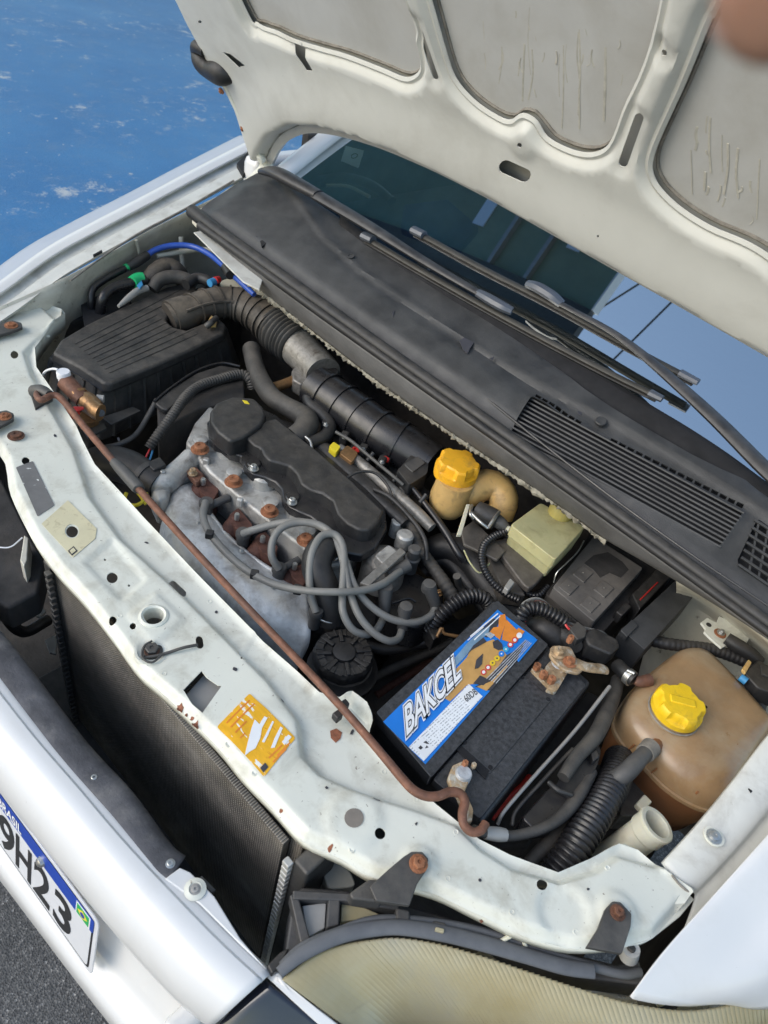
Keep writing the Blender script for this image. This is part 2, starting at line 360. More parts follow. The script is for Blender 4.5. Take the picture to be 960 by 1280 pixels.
def sd(U, V, poly):
    d = dseg(U, V, poly); return np.where(inside(U, V, poly), -d, d)
def ss(x, a=0., b=1.):
    t = np.clip((x - a) / (b - a), 0, 1); return t * t * (3 - 2 * t)

def sheet(name, m, parent, outline, holes, to3, hfun, step, thick, nrm, smooth=40, coarse_edge=None, rings=()):
    """pressed panel: outline and holes in plane coordinates, relief hfun(U, V), real thickness"""
    ol = seg_resample(outline, coarse_edge or step); hs = [seg_resample(h, max(step * .6, .0015)) for h in holes]
    lo, hi = ol.min(0), ol.max(0)
    gu, gv = np.meshgrid(np.arange(lo[0], hi[0], step), np.arange(lo[1], hi[1], step * .866))
    gu = gu + (np.arange(gv.shape[0]) % 2)[:, None] * step * .5
    gu, gv = gu.ravel(), gv.ravel()
    k = inside(gu, gv, ol)
    gu, gv = gu[k], gv[k]
    k = dseg(gu, gv, ol) > step * .45
    for h in hs: k &= ~inside(gu, gv, h) & (dseg(gu, gv, h) > step * .4)
    gu, gv = gu[k], gv[k]
    for line, closed, ds in rings:                       # extra rows of points follow folds and edges
        q = resample(line, step * .8, closed); q0 = np.array(line, float)
        k = dseg(gu, gv, q0, closed) > max(ds) + step * .4; gu, gv = gu[k], gv[k]
        t = (np.roll(q, -1, 0) - np.roll(q, 1, 0)) if closed else np.gradient(q, axis=0); t /= np.linalg.norm(t, axis=1)[:, None] + 1e-12
        nn_ = np.stack([-t[:, 1], t[:, 0]], 1); au, av = [], []
        for d in ds:
            for sg in (-1, 1):
                c = q + nn_ * d * sg; kk = inside(c[:, 0], c[:, 1], ol) & (dseg(c[:, 0], c[:, 1], q0, closed) > d * .93)
                for h in hs: kk &= ~inside(c[:, 0], c[:, 1], h) & (dseg(c[:, 0], c[:, 1], h) > .0012)
                au.append(c[kk, 0]); av.append(c[kk, 1])
        gu = np.r_[gu, np.concatenate(au)]; gv = np.r_[gv, np.concatenate(av)]
    verts = [Vector(p) for p in ol]; edges = [(i, (i + 1) % len(ol)) for i in range(len(ol))]
    for h in hs:
        b = len(verts); verts += [Vector(p) for p in h]; edges += [(b + i, b + (i + 1) % len(h)) for i in range(len(h))]
    verts += [Vector((a, c)) for a, c in zip(gu, gv)]
    vo, eo, fo, *_ = delaunay_2d_cdt(verts, edges, [], 0, 1e-7)
    vo = np.array([tuple(v) for v in vo]); fo = np.array([f for f in fo if len(f) == 3])
    c = vo[fo].mean(1); k = inside(c[:, 0], c[:, 1], ol)
    for h in hs: k &= ~inside(c[:, 0], c[:, 1], h)
    fo = fo[k]
    h = hfun(vo[:, 0], vo[:, 1]) if hfun else np.zeros(len(vo))
    top = to3(vo[:, 0], vo[:, 1], h)
    # orient to the normal
    a = top[fo[:, 1]] - top[fo[:, 0]]; b = top[fo[:, 2]] - top[fo[:, 0]]
    if (np.cross(a, b) @ np.array(nrm)).mean() < 0: fo = fo[:, ::-1]
    n = len(top); bot = top - np.array(nrm) * thick
    ec = {}
    for t in fo:
        for i in range(3):
            e = (t[i], t[(i + 1) % 3]); ec[e] = 1
    rim = [(e[1], e[0], e[0] + n, e[1] + n) for e in ec if (e[1], e[0]) not in ec]
    faces = [tuple(t) for t in fo] + [tuple(t[::-1] + n) for t in fo] + rim
    return mesh(name, np.vstack([top, bot]), faces, m, parent, smooth)

def grid(name, G, m, parent, thick=0, smooth=50, wrap=False):
    G = np.array(G); a, b = G.shape[:2]
    v = G.reshape(-1, 3); f = []
    for i in range(a - 1):
        for j in range(b if wrap else b - 1):
            f.append((i * b + j, i * b + (j + 1) % b, (i + 1) * b + (j + 1) % b, (i + 1) * b + j))
    o = mesh(name, v, f, m, parent, smooth)
    if thick:
        s = o.modifiers.new('solid', 'SOLIDIFY'); s.thickness = abs(thick); s.offset = -1 if thick > 0 else 1
    return o
def patch(ctrl, nu, nv):
    C = np.array([[W(p) for p in row] for row in ctrl], float)
    A = np.stack([cr(C[:, j], nu) for j in range(C.shape[1])], 1)
    return np.stack([cr(A[i], nv) for i in range(A.shape[0])], 0)

def frames(p):
    T = np.gradient(p, axis=0); T /= np.linalg.norm(T, axis=1)[:, None] + 1e-12
    u = np.cross(T[0], [0, 0, 1.]); u = u if np.linalg.norm(u) > 1e-3 else np.cross(T[0], [0, 1., 0]); u /= np.linalg.norm(u)
    Us = []
    for t in T:
        u = u - t * u.dot(t); u /= np.linalg.norm(u); Us.append(u)
    Us = np.array(Us); return T, Us, np.cross(T, Us)
def tube(name, m, parent, pts, r=None, rp=None, n=12, corr=None, step=None, cap=True, prof=None, smooth=50, flat=1.0, sub=8):
    """hose or rod along picture points (px, py, z) or places; r in metres (one or per point), rp in picture pixels"""
    w = np.array([W(p) for p in pts]); k = len(pts)
    if rp is not None:
        rp = [rp] * k if np.isscalar(rp) else rp
        dep = [np.dot(q - CAM, RX @ np.array([0, 0, 1.])) for q in w]
        r = [a * d / FPX for a, d in zip(rp, dep)]
    r = [r] * k if np.isscalar(r) else list(r)
    p4 = cr(np.c_[w, r], sub)
    stp = step or (max(min(r) * .45, .0012))
    if corr: stp = corr[0] / 6
    p4 = resample(p4, stp); p, R = p4[:, :3], p4[:, 3].copy()
    s = np.r_[0, np.cumsum(np.linalg.norm(np.diff(p, axis=0), axis=1))]
    if corr: R = R - corr[1] * (.5 - .5 * np.cos(2 * np.pi * s / corr[0])) ** 1.5
    if prof is not None: R = R * prof(s / s[-1])
    T, A, B = frames(p)
    th = np.linspace(0, 2 * np.pi, n, endpoint=False)
    G = p[:, None] + R[:, None, None] * (np.cos(th)[None, :, None] * A[:, None] + flat * np.sin(th)[None, :, None] * B[:, None])
    a = len(p); v = G.reshape(-1, 3); f = []
    for i in range(a - 1):
        for j in range(n):
            f.append((i * n + j, i * n + (j + 1) % n, (i + 1) * n + (j + 1) % n, (i + 1) * n + j))
    if cap: f.append(tuple(range(n))[::-1]); f.append(tuple((a - 1) * n + j for j in range(n)))
    return mesh(name, v, f, m, parent, smooth)
def axis_frame(ax):
    ax = np.array(ax, float); ax /= np.linalg.norm(ax)
    u = np.cross(ax, [0, 1., 0]); u = u if np.linalg.norm(u) > .1 else np.cross(ax, [1., 0, 0]); u /= np.linalg.norm(u)
    return u, np.cross(ax, u), ax
def lathe(name, m, parent, c, prof, axis=(0, 0, 1), n=32, mod=None, smooth=35, cap=True):
    c = W(c); u, v, a = axis_frame(axis); th = np.linspace(0, 2 * np.pi, n, endpoint=False); rows = []
    for i, (r, h) in enumerate(prof):
        rr = np.full(n, r) if mod is None else r * mod(th, i) * np.ones(n)
        rows.append(c + a * h + rr[:, None] * (np.cos(th)[:, None] * u + np.sin(th)[:, None] * v))
    G = np.array(rows); k = len(prof); vv = G.reshape(-1, 3); f = []
    for i in range(k - 1):
        for j in range(n): f.append((i * n + j, i * n + (j + 1) % n, (i + 1) * n + (j + 1) % n, (i + 1) * n + j))
    if cap: f.append(tuple(range(n))[::-1]); f.append(tuple((k - 1) * n + j for j in range(n)))
    return mesh(name, vv, f, m, parent, smooth)
def prism3(name, m, parent, top, down, bevel=.002, taper=0., seg=2, smooth=0):
    """solid under a top outline of places, going down by the vector"""
    top = np.array([W(p) for p in top]); c = top.mean(0); bot = (top - c) * (1 + taper) + c + np.array(down)
    n = len(top); v = np.vstack([top, bot])
    a = np.cross(top[1] - top[0], top[2] - top[1]); nz = sum(np.cross(top[i] - c, top[(i + 1) % n] - c) for i in range(n))
    ordr = list(range(n))
    if nz.dot(np.array(down)) > 0: ordr = ordr[::-1]
    f = [tuple(ordr), tuple(n + i for i in ordr[::-1])]
    for i in range(n):
        p, q = ordr[i], ordr[(i + 1) % n]; f.append((q, p, n + p, n + q))
    return mesh(name, v, f, m, parent, smooth or 30, bevel, seg)
def prism(name, m, parent, px, z, h, bevel=.002, taper=0., rnd=0, seg=2):
    pts = [P(a, b, z) for a, b in px]
    if rnd: pts = list(cr(pts, rnd, True))
    return prism3(name, m, parent, pts, (0, 0, -h), bevel, taper, seg)
def box(name, m, parent, c, sx, sy, sz, rot=0, bevel=.002, axis=None):
    c = np.array(c, float); ca, sa = math.cos(rot), math.sin(rot)
    if axis is None: X, Y, Z = np.array([ca, sa, 0]), np.array([-sa, ca, 0]), np.array([0, 0, 1.])
    else: X, Y, Z = axis
    t = [c + X * a * sx / 2 + Y * b * sy / 2 + Z * sz / 2 for a, b in ((-1, -1), (1, -1), (1, 1), (-1, 1))]
    return prism3(name, m, parent, t, -Z * sz, bevel)
def bolt(name, m, parent, px, py, z, rp=8, h=.006, axis=(0, 0, 1), washer=True, wm=None, hexm=6):
    c = P(px, py, z); s = mpp(px, py, z); r = rp * s
    pr = [(r * 1.0, 0), (r * 1.0, .0012), (r * .62, .0014)] if washer else [(r * .62, 0)]
    pr += [(r * .62, h * .9), (r * .52, h), (r * .22, h), (r * .2, h - .0012)]
    n = 24
    def mod(th, i):
        if washer and i < 2: return np.ones_like(th)
        a = np.abs((th % (2 * np.pi / hexm)) - np.pi / hexm); return np.cos(np.pi / hexm) / np.cos(a) * 1.08
    return lathe(name, m, parent, c, pr, axis, n, mod, 30)
def circ(px, py, rp, n=20, ry=None, ang=0):     # an outline in picture pixels
    ry = ry or rp; a = math.radians(ang); o = []
    for i in range(n):
        t = 2 * math.pi * i / n; x, y = rp * math.cos(t), ry * math.sin(t); o.append((px + x * math.cos(a) - y * math.sin(a), py + x * math.sin(a) + y * math.cos(a)))
    return o
def slotpoly(x0, y0, x1, y1, w, n=6):         # rounded slot between two picture points
    a = math.atan2(y1 - y0, x1 - x0); o = []
    for i in range(n + 1): t = a - math.pi / 2 + math.pi * i / n; o.append((x1 + w * math.cos(t), y1 + w * math.sin(t)))
    for i in range(n + 1): t = a + math.pi / 2 + math.pi * i / n; o.append((x0 + w * math.cos(t), y0 + w * math.sin(t)))
    return o
def rrect(q, r, n=4):                          # rounds the corners of a polygon (2-D)
    q = [np.array(p, float) for p in q]; o = []
    for i in range(len(q)):
        a, b, c = q[i - 1], q[i], q[(i + 1) % len(q)]
        u = (a - b) / np.linalg.norm(a - b); v = (c - b) / np.linalg.norm(c - b)
        rr = min(r, np.linalg.norm(a - b) * .45, np.linalg.norm(c - b) * .45)
        s, e = b + u * rr, b + v * rr
        for t in np.linspace(0, 1, n + 1): o.append((1 - t) ** 2 * s + 2 * t * (1 - t) * b + t * t * e)
    return np.array(o)
def xy(px, z): return np.array([P(a, b, z)[:2] for a, b in px])
def text3(name, m, parent, s, origin, X, Y, size, depth=.0004, shear=0, offset=0, lift=0.):
    """lettering as a thin mesh in the plane origin + a X + b Y"""
    c = bpy.data.curves.new('lettering', 'FONT'); c.body = s; c.size = 1; c.shear = shear; c.offset = offset; c.align_x = 'LEFT'; c.fill_mode = 'FRONT'; c.resolution_u = 4
    o = bpy.data.objects.new('lettering', c); COL.objects.link(o)
    dg = bpy.context.evaluated_depsgraph_get(); me0 = bpy.data.meshes.new_from_object(o.evaluated_get(dg))
    bpy.data.objects.remove(o)
    X, Y = np.array(X, float), np.array(Y, float); Z = np.cross(X, Y); Z /= np.linalg.norm(Z)
    v = np.array([x.co[:] for x in me0.vertices]); f = [tuple(p.vertices) for p in me0.polygons]
    q = np.array(origin) + (v[:, :1] * X + v[:, 1:2] * Y) * size + Z * lift
    bpy.data.meshes.remove(me0)
    return q, f, Z, mesh(name, q, f, m, parent, 0)
mat('drip', (.485, .465, .40), .5, var=.15, vs=80, bump=.02)
mat('seat_cloth', (.22, .22, .21), .9, var=.2, vs=200, bump=.1)
mat('navy_cloth', (.03, .05, .24), .8, var=.15, bump=.05)
mat('canopy_soffit', (.05, .05, .05), .7, var=.2, bump=0)
mat('canopy_paint', (.24, .28, .17), .6, var=.2, vs=1.5, bump=.02)
mat('grimy_metal', (.13, .115, .10), .55, .3, var=.3, vs=50, bump=.12, dirt=((.06, .05, .04), 30, .5, .75, .8))
mat('wing_gutter', (.60, .60, .56), .45, var=.05, vs=20, bump=.04, dirt=((.33, .31, .27), 22, .48, .75, .7), dirt2=((.14, .11, .08), 110, .68, .74, .7))
mat('reflector_dull', (.62, .60, .54), .3, .7, var=.2, vs=15, bump=.03, bs=60)
mat('alu_dirty', (.30, .285, .26), .5, .45, var=.3, vs=45, bump=.15, bs=220, dirt=((.10, .085, .07), 45, .46, .70, .85))
mat('fuse_lid', (.105, .097, .09), .55, var=.15, vs=25, bump=.08, bs=400, dust=(DUST, .35, 25))
mat('airbox_side', (.045, .043, .041), .5, var=.3, vs=30, bump=.1, bs=400, dirt=((.12, .105, .09), 25, .45, .7, .6))
mat('rust_brown', (.16, .07, .04), .75, .15, var=.5, vs=70, bump=.25, bs=300, dirt=((.06, .045, .04), 60, .45, .65, .8))
# ================================================================== the ground
def plane_sheet(name, m, x0, x1, y0, y1, z):
    o = mesh(name, [(x0, y0, z), (x1, y0, z), (x1, y1, z), (x0, y1, z)], [(0, 1, 2, 3)], m, None, 0); return structure(o)
plane_sheet('asphalt_ground', 'asphalt', -60, 60, -60, 60, 0.0)
plane_sheet('painted_ground', 'blue_paint', -40, -0.75, -3.0, 40, 0.004)

# ================================================================== the car body
car = thing('car', 'white hatchback with its bonnet raised, standing over blue painted ground', 'car', (0, .3, 0))

# ---- radiator support: the white pressed crossmember across the nose
ZX = .72
RE = [(-75, 372), (-20, 385), (40, 372), (77, 384), (76, 392), (43, 432), (45, 456), (70, 492), (95, 530), (103, 548), (118, 577), (180, 645), (250, 718), (330, 800), (372, 836), (400, 862),
      (425, 868), (440, 866), (458, 880), (466, 900), (462, 915), (490, 952), (545, 1002), (600, 1046), (640, 1066), (700, 1088), (740, 1071), (776, 1052), (800, 1060), (826, 1082), (868, 1112)]
FE = [(852, 1135), (822, 1168), (784, 1179), (722, 1182), (660, 1166), (600, 1138), (545, 1112), (470, 1092), (428, 1068), (380, 1046), (340, 1003), (300, 962), (270, 925), (235, 890), (200, 858), (170, 832),
      (140, 791), (105, 746), (70, 708), (40, 668), (12, 612), (5, 572), (-14, 540), (-40, 500), (-80, 440)]
XM_OUT = xy(RE + FE, ZX); XM_RE = xy(RE, ZX); XM_FE = xy(FE, ZX)
ridge1 = xy([(300, 815), (335, 850), (372, 900), (378, 945), (400, 968), (450, 990), (520, 1012), (570, 1030), (600, 1060), (640, 1085), (700, 1103), (745, 1090), (775, 1070), (830, 1085),
             (868, 1112), (800, 1030), (700, 1050), (600, 1010), (500, 930), (400, 840), (330, 770)], ZX)
ridge2 = xy([(40, 372), (70, 400), (30, 440), (40, 470), (92, 560), (112, 620), (150, 672), (230, 745), (300, 815), (330, 770), (200, 620), (110, 540), (60, 440), (90, 380)], ZX)
pad1 = xy([(106, 702), (140, 672), (182, 724), (152, 752)], ZX)
pad2 = xy([(160, 770), (195, 742), (230, 775), (192, 808)], ZX)
def xm_h(U, V):
    h = np.zeros_like(U)
    h -= .011 * (1 - ss(dseg(U, V, XM_FE, False), 0, .011)) ** 1.2
    h -= .010 * ss(-sd(U, V, ridge1), -.004, .005)
    h -= .009 * ss(-sd(U, V, ridge2), -.004, .005)
    d = dseg(U, V, XM_RE, False); h += .005 * (1 - ss(d, .0, .007))
    h -= .0035 * ss(-sd(U, V, pad1), -.002, .003)
    h += .003 * ss(-sd(U, V, pad2), -.004, .004)
    for (cx, cy, r, a) in ((190, 815, 22, -.004), (524, 1080, 24, .004), (772, 1140, 26, .004), (442, 1024, 40, .003), (706, 1140, 34, -.004), (20, 545, 18, .003), (330, 920, 55, .003)):
        c = P(cx, cy, ZX); rr = r * .00095; h += a * (1 - ss(np.hypot(U - c[0], V - c[1]), rr * .6, rr))
    h += .0008 * np.sin(U * 23 + 1) * np.sin(V * 31)
    return h
def xm_to3(U, V, h): return np.stack([U, V, ZX + h], 1)
def xmz(px, py):
    p = P(px, py, ZX); z = ZX + float(xm_h(np.array([p[0]]), np.array([p[1]]))[0]); return z
HOLES = [circ(18, 443, 5, 14), circ(32, 576, 5, 14), circ(90, 664, 7.5, 16), circ(140, 720, 7, 16), circ(141, 775, 5, 12), circ(166, 783, 4, 12), circ(192, 770, 13, 24), slotpoly(216, 725, 228, 736, 5),
         slotpoly(249, 799, 250, 806, 4.5), [(229, 862), (252, 838), (258, 846), (272, 856), (277, 857), (253, 891), (240, 880)], circ(475, 1042, 7, 18), circ(678, 1105, 7, 18), circ(131, 697, 1.6, 8), circ(161, 730, 1.6, 8),
         slotpoly(20, 760, 26, 770, 3) if False else circ(302, 1052 - 230, 1.5, 8)]
xm = sheet('radiator_support', 'bay_white', car, XM_OUT, [xy(h, ZX) for h in HOLES], xm_to3, xm_h, .0048, .0016, (0, 0, 1), rings=[(cr(XM_FE, 1), False, [.002, .004, .0065, .009, .012]), (ridge1[:15], False, [0.0001, .0025, .005]), (ridge2[:9], False, [0.0001, .0025, .005])])
# skirts under the front and rear edges give the pressing its depth
def skirt(name, m, parent, line, z0f, dz, out, thick=.0015):
    p = [np.array([a, b]) for a, b in line]
    top = np.array([[q[0], q[1], z0f(q)] for q in p]); bot = top + np.array(dz)
    return grid(name, np.array([top, (top + bot) / 2, bot]), m, parent, thick, 50)
_h0 = lambda q: ZX + float(xm_h(np.array([q[0]]), np.array([q[1]]))[0]) - .001
skirt('front_flange', 'bay_white', xm, xy(cr(FE, 4), ZX), _h0, (0, .004, -.022), 1)
skirt('rear_flange', 'bay_white', xm, xy(cr(RE, 4), ZX), _h0, (0, -.003, -.035), 1)
def decal(name, m, parent, px, lift=.0009, holes=(), rad=0, step=.006):
    pl = xy(px, ZX)
    if rad: pl = rrect(pl, rad)
    return sheet(name, m, parent, pl, [xy(h, ZX) for h in holes], xm_to3, lambda U, V: xm_h(U, V) + lift, step, .0005, (0, 0, 1))
decal('grey_sticker', 'sticker_grey', xm, [(20, 585), (41, 577), (68, 632), (47, 646)], rad=.002)
decal('cream_sticker', 'sticker_cream', xm, [(52, 655), (85, 626), (121, 661), (119, 673), (91, 697)], holes=[circ(90, 664, 9, 16)])
decal('code_square', 'print_dark', xm, [(85, 689), (92, 683), (97, 689), (90, 695)], .0013)
decal('code_square', 'sticker_cream', xm, [(87, 689), (92, 685), (95, 689), (90, 693)], .0017)
ys = decal('yellow_sticker', 'sticker_yellow', xm, [(271, 909), (312, 867), (369, 925), (330, 972)], rad=.003)
# torn patches on the yellow sticker where the paper shows
decal('torn_patch', 'print_white', ys, [(306, 945), (310, 928), (314, 913), (318, 902), (324, 908), (330, 898), (334, 900), (327, 913), (325, 925), (319, 938), (312, 942), (306, 947)], .0014)
decal('torn_patch', 'print_white', ys, [(338, 938), (343, 925), (350, 911), (353, 913), (347, 927), (343, 937)], .0014)
decal('torn_patch', 'print_white', ys, [(327, 930), (333, 918), (340, 904), (342, 905), (335, 921), (330, 931)], .0014)
decal('torn_patch', 'print_white', ys, [(352, 930), (360, 921), (364, 924), (355, 934)], .0014)
for (a, b, c, d) in ((283, 905, 312, 876), (288, 911, 318, 881), (294, 918, 308, 904), (300, 925, 306, 919), (336, 950, 352, 934), (341, 955, 357, 939), (346, 947, 362, 931)):
    n_ = np.array([d - b, a - c], float); n_ /= np.linalg.norm(n_)
    decal('print_line', 'print_orange', ys, [(a - n_[0], b - n_[1]), (c - n_[0], d - n_[1]), (c + n_[0], d + n_[1]), (a + n_[0], b + n_[1])], .0012, step=.004)
decal('code_square', 'print_dark', ys, [(325, 962), (331, 956), (335, 961), (329, 967)], .0016)
decal('primer_spot', 'bare_primer', xm, circ(442, 1024, 12, 22))
decal('rust_patch', 'chip_rust', xm, [(414, 908), (422, 905), (429, 910), (427, 918), (421, 923), (415, 917)])
def blot(cx, cy, r, n=11, ang=0, el=1.0):
    o = []
    for k in range(n):
        t = 2 * math.pi * k / n; rr = r * random.uniform(.55, 1.25); x, y = rr * math.cos(t), rr * el * math.sin(t); o.append((cx + x * math.cos(ang) - y * math.sin(ang), cy + x * math.sin(ang) + y * math.cos(ang)))
    return o
for (a, b, r) in ((225, 880, 6), (245, 902, 5), (240, 893, 2.5), (414, 1057, 3.5), (602, 1151, 3), (233, 888, 2), (352, 1010, 2), (505, 1100, 2.2)): decal('rust_patch', 'chip_rust', xm, blot(a, b, r), step=.004)
for (a, b, r, an, el) in ((472, 999, 6, .5, .25), (148, 549, 3, 1, .6), (354, 872, 3, 1, .5), (442, 910, 4, 2, .5), (183, 673, 4, .3, .4), (69, 545, 3, .9, .5), (293, 836, 3.5, .4, .7), (520, 1030, 2, 0, 1), (408, 985, 2, 0, 1), (600, 1100, 2, 0, 1), (735, 1112, 1.8, 0, 1), (270, 760, 2, 0, 1)):
    decal('paint_chip', 'print_dark', xm, blot(a, b, r, 9, an, el), step=.004)
# ring edges, bolts and clips on the support
c = P(192, 770, xmz(192, 770)); s = mpp(192, 770, ZX)
lathe('hole_collar', 'bay_white', xm, c, [(13 * s, -.02), (13 * s, .0005), (15 * s, .0025), (18 * s, .001), (18.5 * s, -.002)], n=36, cap=False)
lathe('latch_cup', 'seam_grime', xm, c - [0, 0, .045], [(.001, 0), (13.5 * s, .002), (13.6 * s, .03)], n=28, cap=False)
bolt('bolt', 'bracket_grey', xm, 190, 814, xmz(190, 814), 13, .008)
lathe('bolt_seat', 'bay_white', xm, P(190, 815, xmz(190, 815)), [(15 * s, -.001), (17 * s, .003), (20 * s, .003), (22 * s, -.002)], n=32, cap=False)
tube('latch_spring', 'bracket_grey', xm, [(180, 822, xmz(180, 822) + .003), (203, 818, xmz(203, 818) + .005), (228, 810, xmz(228, 810) + .006), (247, 806, xmz(247, 806) + .004)], rp=2.0)
tube('latch_spring', 'bracket_grey', xm, [(203, 818, ZX + .004), (190, 828, ZX + .003), (178, 822, ZX + .003), (180, 808, ZX + .003), (190, 801, ZX + .003)], rp=1.4)
bolt('bolt', 'rust_brown', xm, 20, 545, xmz(20, 545), 10, .005, hexm=24)
lathe('hinge_washer', 'rust_rod', xm, P(190, 814, xmz(190, 814) + .001), [(9 * s, 0), (9 * s, .002), (5 * s, .0022)], n=24)
prism('rod_clip', 'bracket_grey', xm, [(36, 486), (58, 483), (66, 498), (44, 511)], ZX + .004, .006, .001)
for (a, b) in ((422, 893), (430, 880)):
    prism('rod_clamp', 'rubber', xm, [(a - 7, b - 2), (a + 2, b - 8), (a + 8, b - 1), (a, b + 6)], ZX + .012, .012, .002)
# behind the window in the support: a grey duct
prism('inner_duct', 'thin_grey', xm, [(222, 880), (262, 835), (282, 862), (245, 905)], ZX - .014, .004, .001)

# ---- headlamp on the picture's lower right
hl = thing('headlight', 'yellowed ribbed headlamp below the crossmember, beside the front wing', 'headlight', P(600, 1230, .6))
top = [(352, 1224), (364, 1214), (395, 1192), (430, 1180), (465, 1174), (500, 1172), (550, 1180), (600, 1194), (660, 1214), (720, 1234), (790, 1254), (862, 1262), (925, 1250), (985, 1222)]
zt = [.668, .669, .670, .671, .672, .673, .673, .672, .670, .668, .664, .658, .650, .640]
rows = [[(a, b, z) for (a, b), z in zip(top, zt)]]
for k, (dy, dz) in enumerate(((24, .008), (60, .030), (110, .062), (170, .105), (240, .16)), 1):
    rows.append([(a + (dy * (1.0 - .9 * min(1, i / 9))), b + dy * (.74 + .25 * min(1, i / 6)), z - dz) for i, ((a, b), z) in enumerate(zip(top, zt))])
C = np.array([[W(p) for p in r] for r in rows])
A = np.stack([cr(C[:, j], 6) for j in range(C.shape[1])], 1); G = []
for i in range(A.shape[0]):
    l = resample(cr(A[i], 40), 10)  # placeholder length
    p = cr(A[i], 40); ln = np.r_[0, np.cumsum(np.linalg.norm(np.diff(p, axis=0), axis=1))]; q = np.linspace(0, 1, 900)
    G.append(np.stack([np.interp(q, ln / ln[-1], p[:, k]) for k in range(3)], 1))
G = np.array(G); T = np.gradient(G, axis=1); D = np.gradient(G, axis=0); Nn = np.cross(D, T); Nn /= np.linalg.norm(Nn, axis=2)[..., None] + 1e-9
if Nn[..., 2].mean() < 0: Nn = -Nn
u = np.linspace(0, 1, 900); rib = np.abs(np.sin(u * np.pi * 95)) ** .8
fade = ss(u, .10, .30)
v = np.linspace(0, 1, G.shape[0]); edge = (1 - ss(v, .28, .55))
amp = np.maximum(edge[:, None] * fade[None], ss(u, .45, .7)[None] * np.ones_like(v)[:, None]) + .12
lens = grid('lens', G + Nn * (.0010 * amp * rib[None])[..., None], 'yellowed_lens', hl, .003, 60)
lens['label'] = 'yellowed ribbed plastic lens'
# pressed lines across the plain part of the lens
for k, j in ((14, 0), (20, 1), (26, 2)):
    a = G[min(k, G.shape[0] - 1), 20:420:20] + Nn[min(k, G.shape[0] - 1), 20:420:20] * .0012
    tube('lens_line', 'thin_grey', lens, list(a), r=.0007, n=6)
# reflector bowl behind
Gr = G[::4, ::60] - Nn[::4, ::60] * .05
for (cx, cy, r_b) in ((560, 1262, .075), (760, 1290, .06)):
    lathe('reflector_bowl', 'steel', hl, (cx, cy, .60), [(r_b, .012), (r_b * .92, .004), (r_b * .7, -.015), (r_b * .4, -.03), (r_b * .14, -.036), (.0, -.036)], (.1, -.62, .78), 36, cap=False)
    lathe('bulb', 'thin_grey', hl, (cx, cy, .60), [(.012, -.03), (.012, 0), (.008, .012), (0, .014)], (.1, -.62, .78), 18)
grid('reflector', Gr, 'reflector_dull', hl, .001, 60)
# the black rubber strip along the lens
sp = [(349, 1216, .676), (372, 1196, .678), (400, 1180, .680), (430, 1168, .681), (465, 1161, .682), (500, 1159, .683), (550, 1166, .683), (600, 1178, .682), (660, 1195, .680), (705, 1208, .678), (742, 1214, .676)]
tube('seal_strip', 'strip_rubber', hl, sp, rp=[7, 9, 9.5, 9.5, 9.5, 9.5, 10, 10, 10, 10, 9], flat=.5, n=14)
tube('seal_strip', 'strip_rubber', hl, [(352, 1208, .670), (378, 1184, .674), (420, 1166, .676), (470, 1150, .677), (530, 1152, .677), (600, 1164, .676), (680, 1190, .674), (770, 1216, .668), (800, 1215, .664)], rp=6, n=10)
# housing
prism('housing', 'lens_ring', hl, [(366, 1122), (378, 1108), (430, 1112), (478, 1122), (540, 1140), (600, 1158), (680, 1182), (770, 1205), (800, 1200), (806, 1232), (740, 1224), (660, 1200), (560, 1172), (490, 1160), (430, 1172), (372, 1205), (354, 1208)], .655, .06, .003)
prism('housing_rim', 'lens_ring', hl, [(362, 1118), (372, 1116), (390, 1180), (378, 1190)], .672, .02, .002)
prism('housing_rim', 'lens_ring', hl, [(411, 1118), (426, 1116), (424, 1156), (408, 1160)], .673, .02, .002)
prism('housing_rim', 'lens_ring', hl, [(366, 1112), (440, 1116), (500, 1130), (498, 1138), (430, 1126), (366, 1124)], .674, .02, .002)
prism('window', 'thin_grey', hl, [(378, 1132), (408, 1128), (406, 1160), (384, 1172)], .664, .02, .001)
prism('window', 'yellowed_lens', hl, [(427, 1130), (455, 1134), (482, 1146), (440, 1150), (426, 1152)], .664, .02, .001)
for (a, b) in ((503, 1143), (549, 1159)):
    prism('clip', 'lens_ring', hl, [(a - 8, b - 10), (a + 10, b - 6), (a + 10, b + 10), (a - 8, b + 6)], .684, .02, .003)
prism('clip', 'yellowed_lens', hl, [(545, 1158), (556, 1161), (555, 1166), (544, 1163)], .690, .02, .001)
tube('wire_clip', 'cream_tube', hl, [(618, 1182, .676), (634, 1172, .684), (646, 1168, .688), (654, 1174, .684), (658, 1188, .676)], rp=3)
tube('adjuster', 'aluminium', hl, [(786, 1195, .69), (789, 1186, .705)], rp=[12, 11], n=18)
tube('adjuster', 'grime_black', hl, [(788.6, 1187, .705), (790, 1184, .708)], rp=[5, 5], n=12)
b1 = prism('bracket', 'bracket_grey', hl, [(462, 1108), (486, 1086), (505, 1070), (515, 1064), (528, 1064), (536, 1073), (534, 1086), (522, 1104), (512, 1132), (470, 1126)], ZX + .010, .006, .0015)
prism('bracket', 'bracket_grey', hl, [(436, 1116), (462, 1098), (486, 1100), (478, 1128), (440, 1124)], ZX - .01, .02, .003)
bolt('bolt', 'rusty', b1, 523, 1080, ZX + .0105, 12, .006)
b2 = prism('bracket', 'bracket_grey', hl, [(733, 1184), (748, 1160), (757, 1136), (766, 1126), (776, 1127), (790, 1142), (789, 1158), (778, 1192)], ZX + .010, .006, .0015)
bolt('bolt', 'rust_brown', b2, 772, 1141, ZX + .0105, 10, .006)
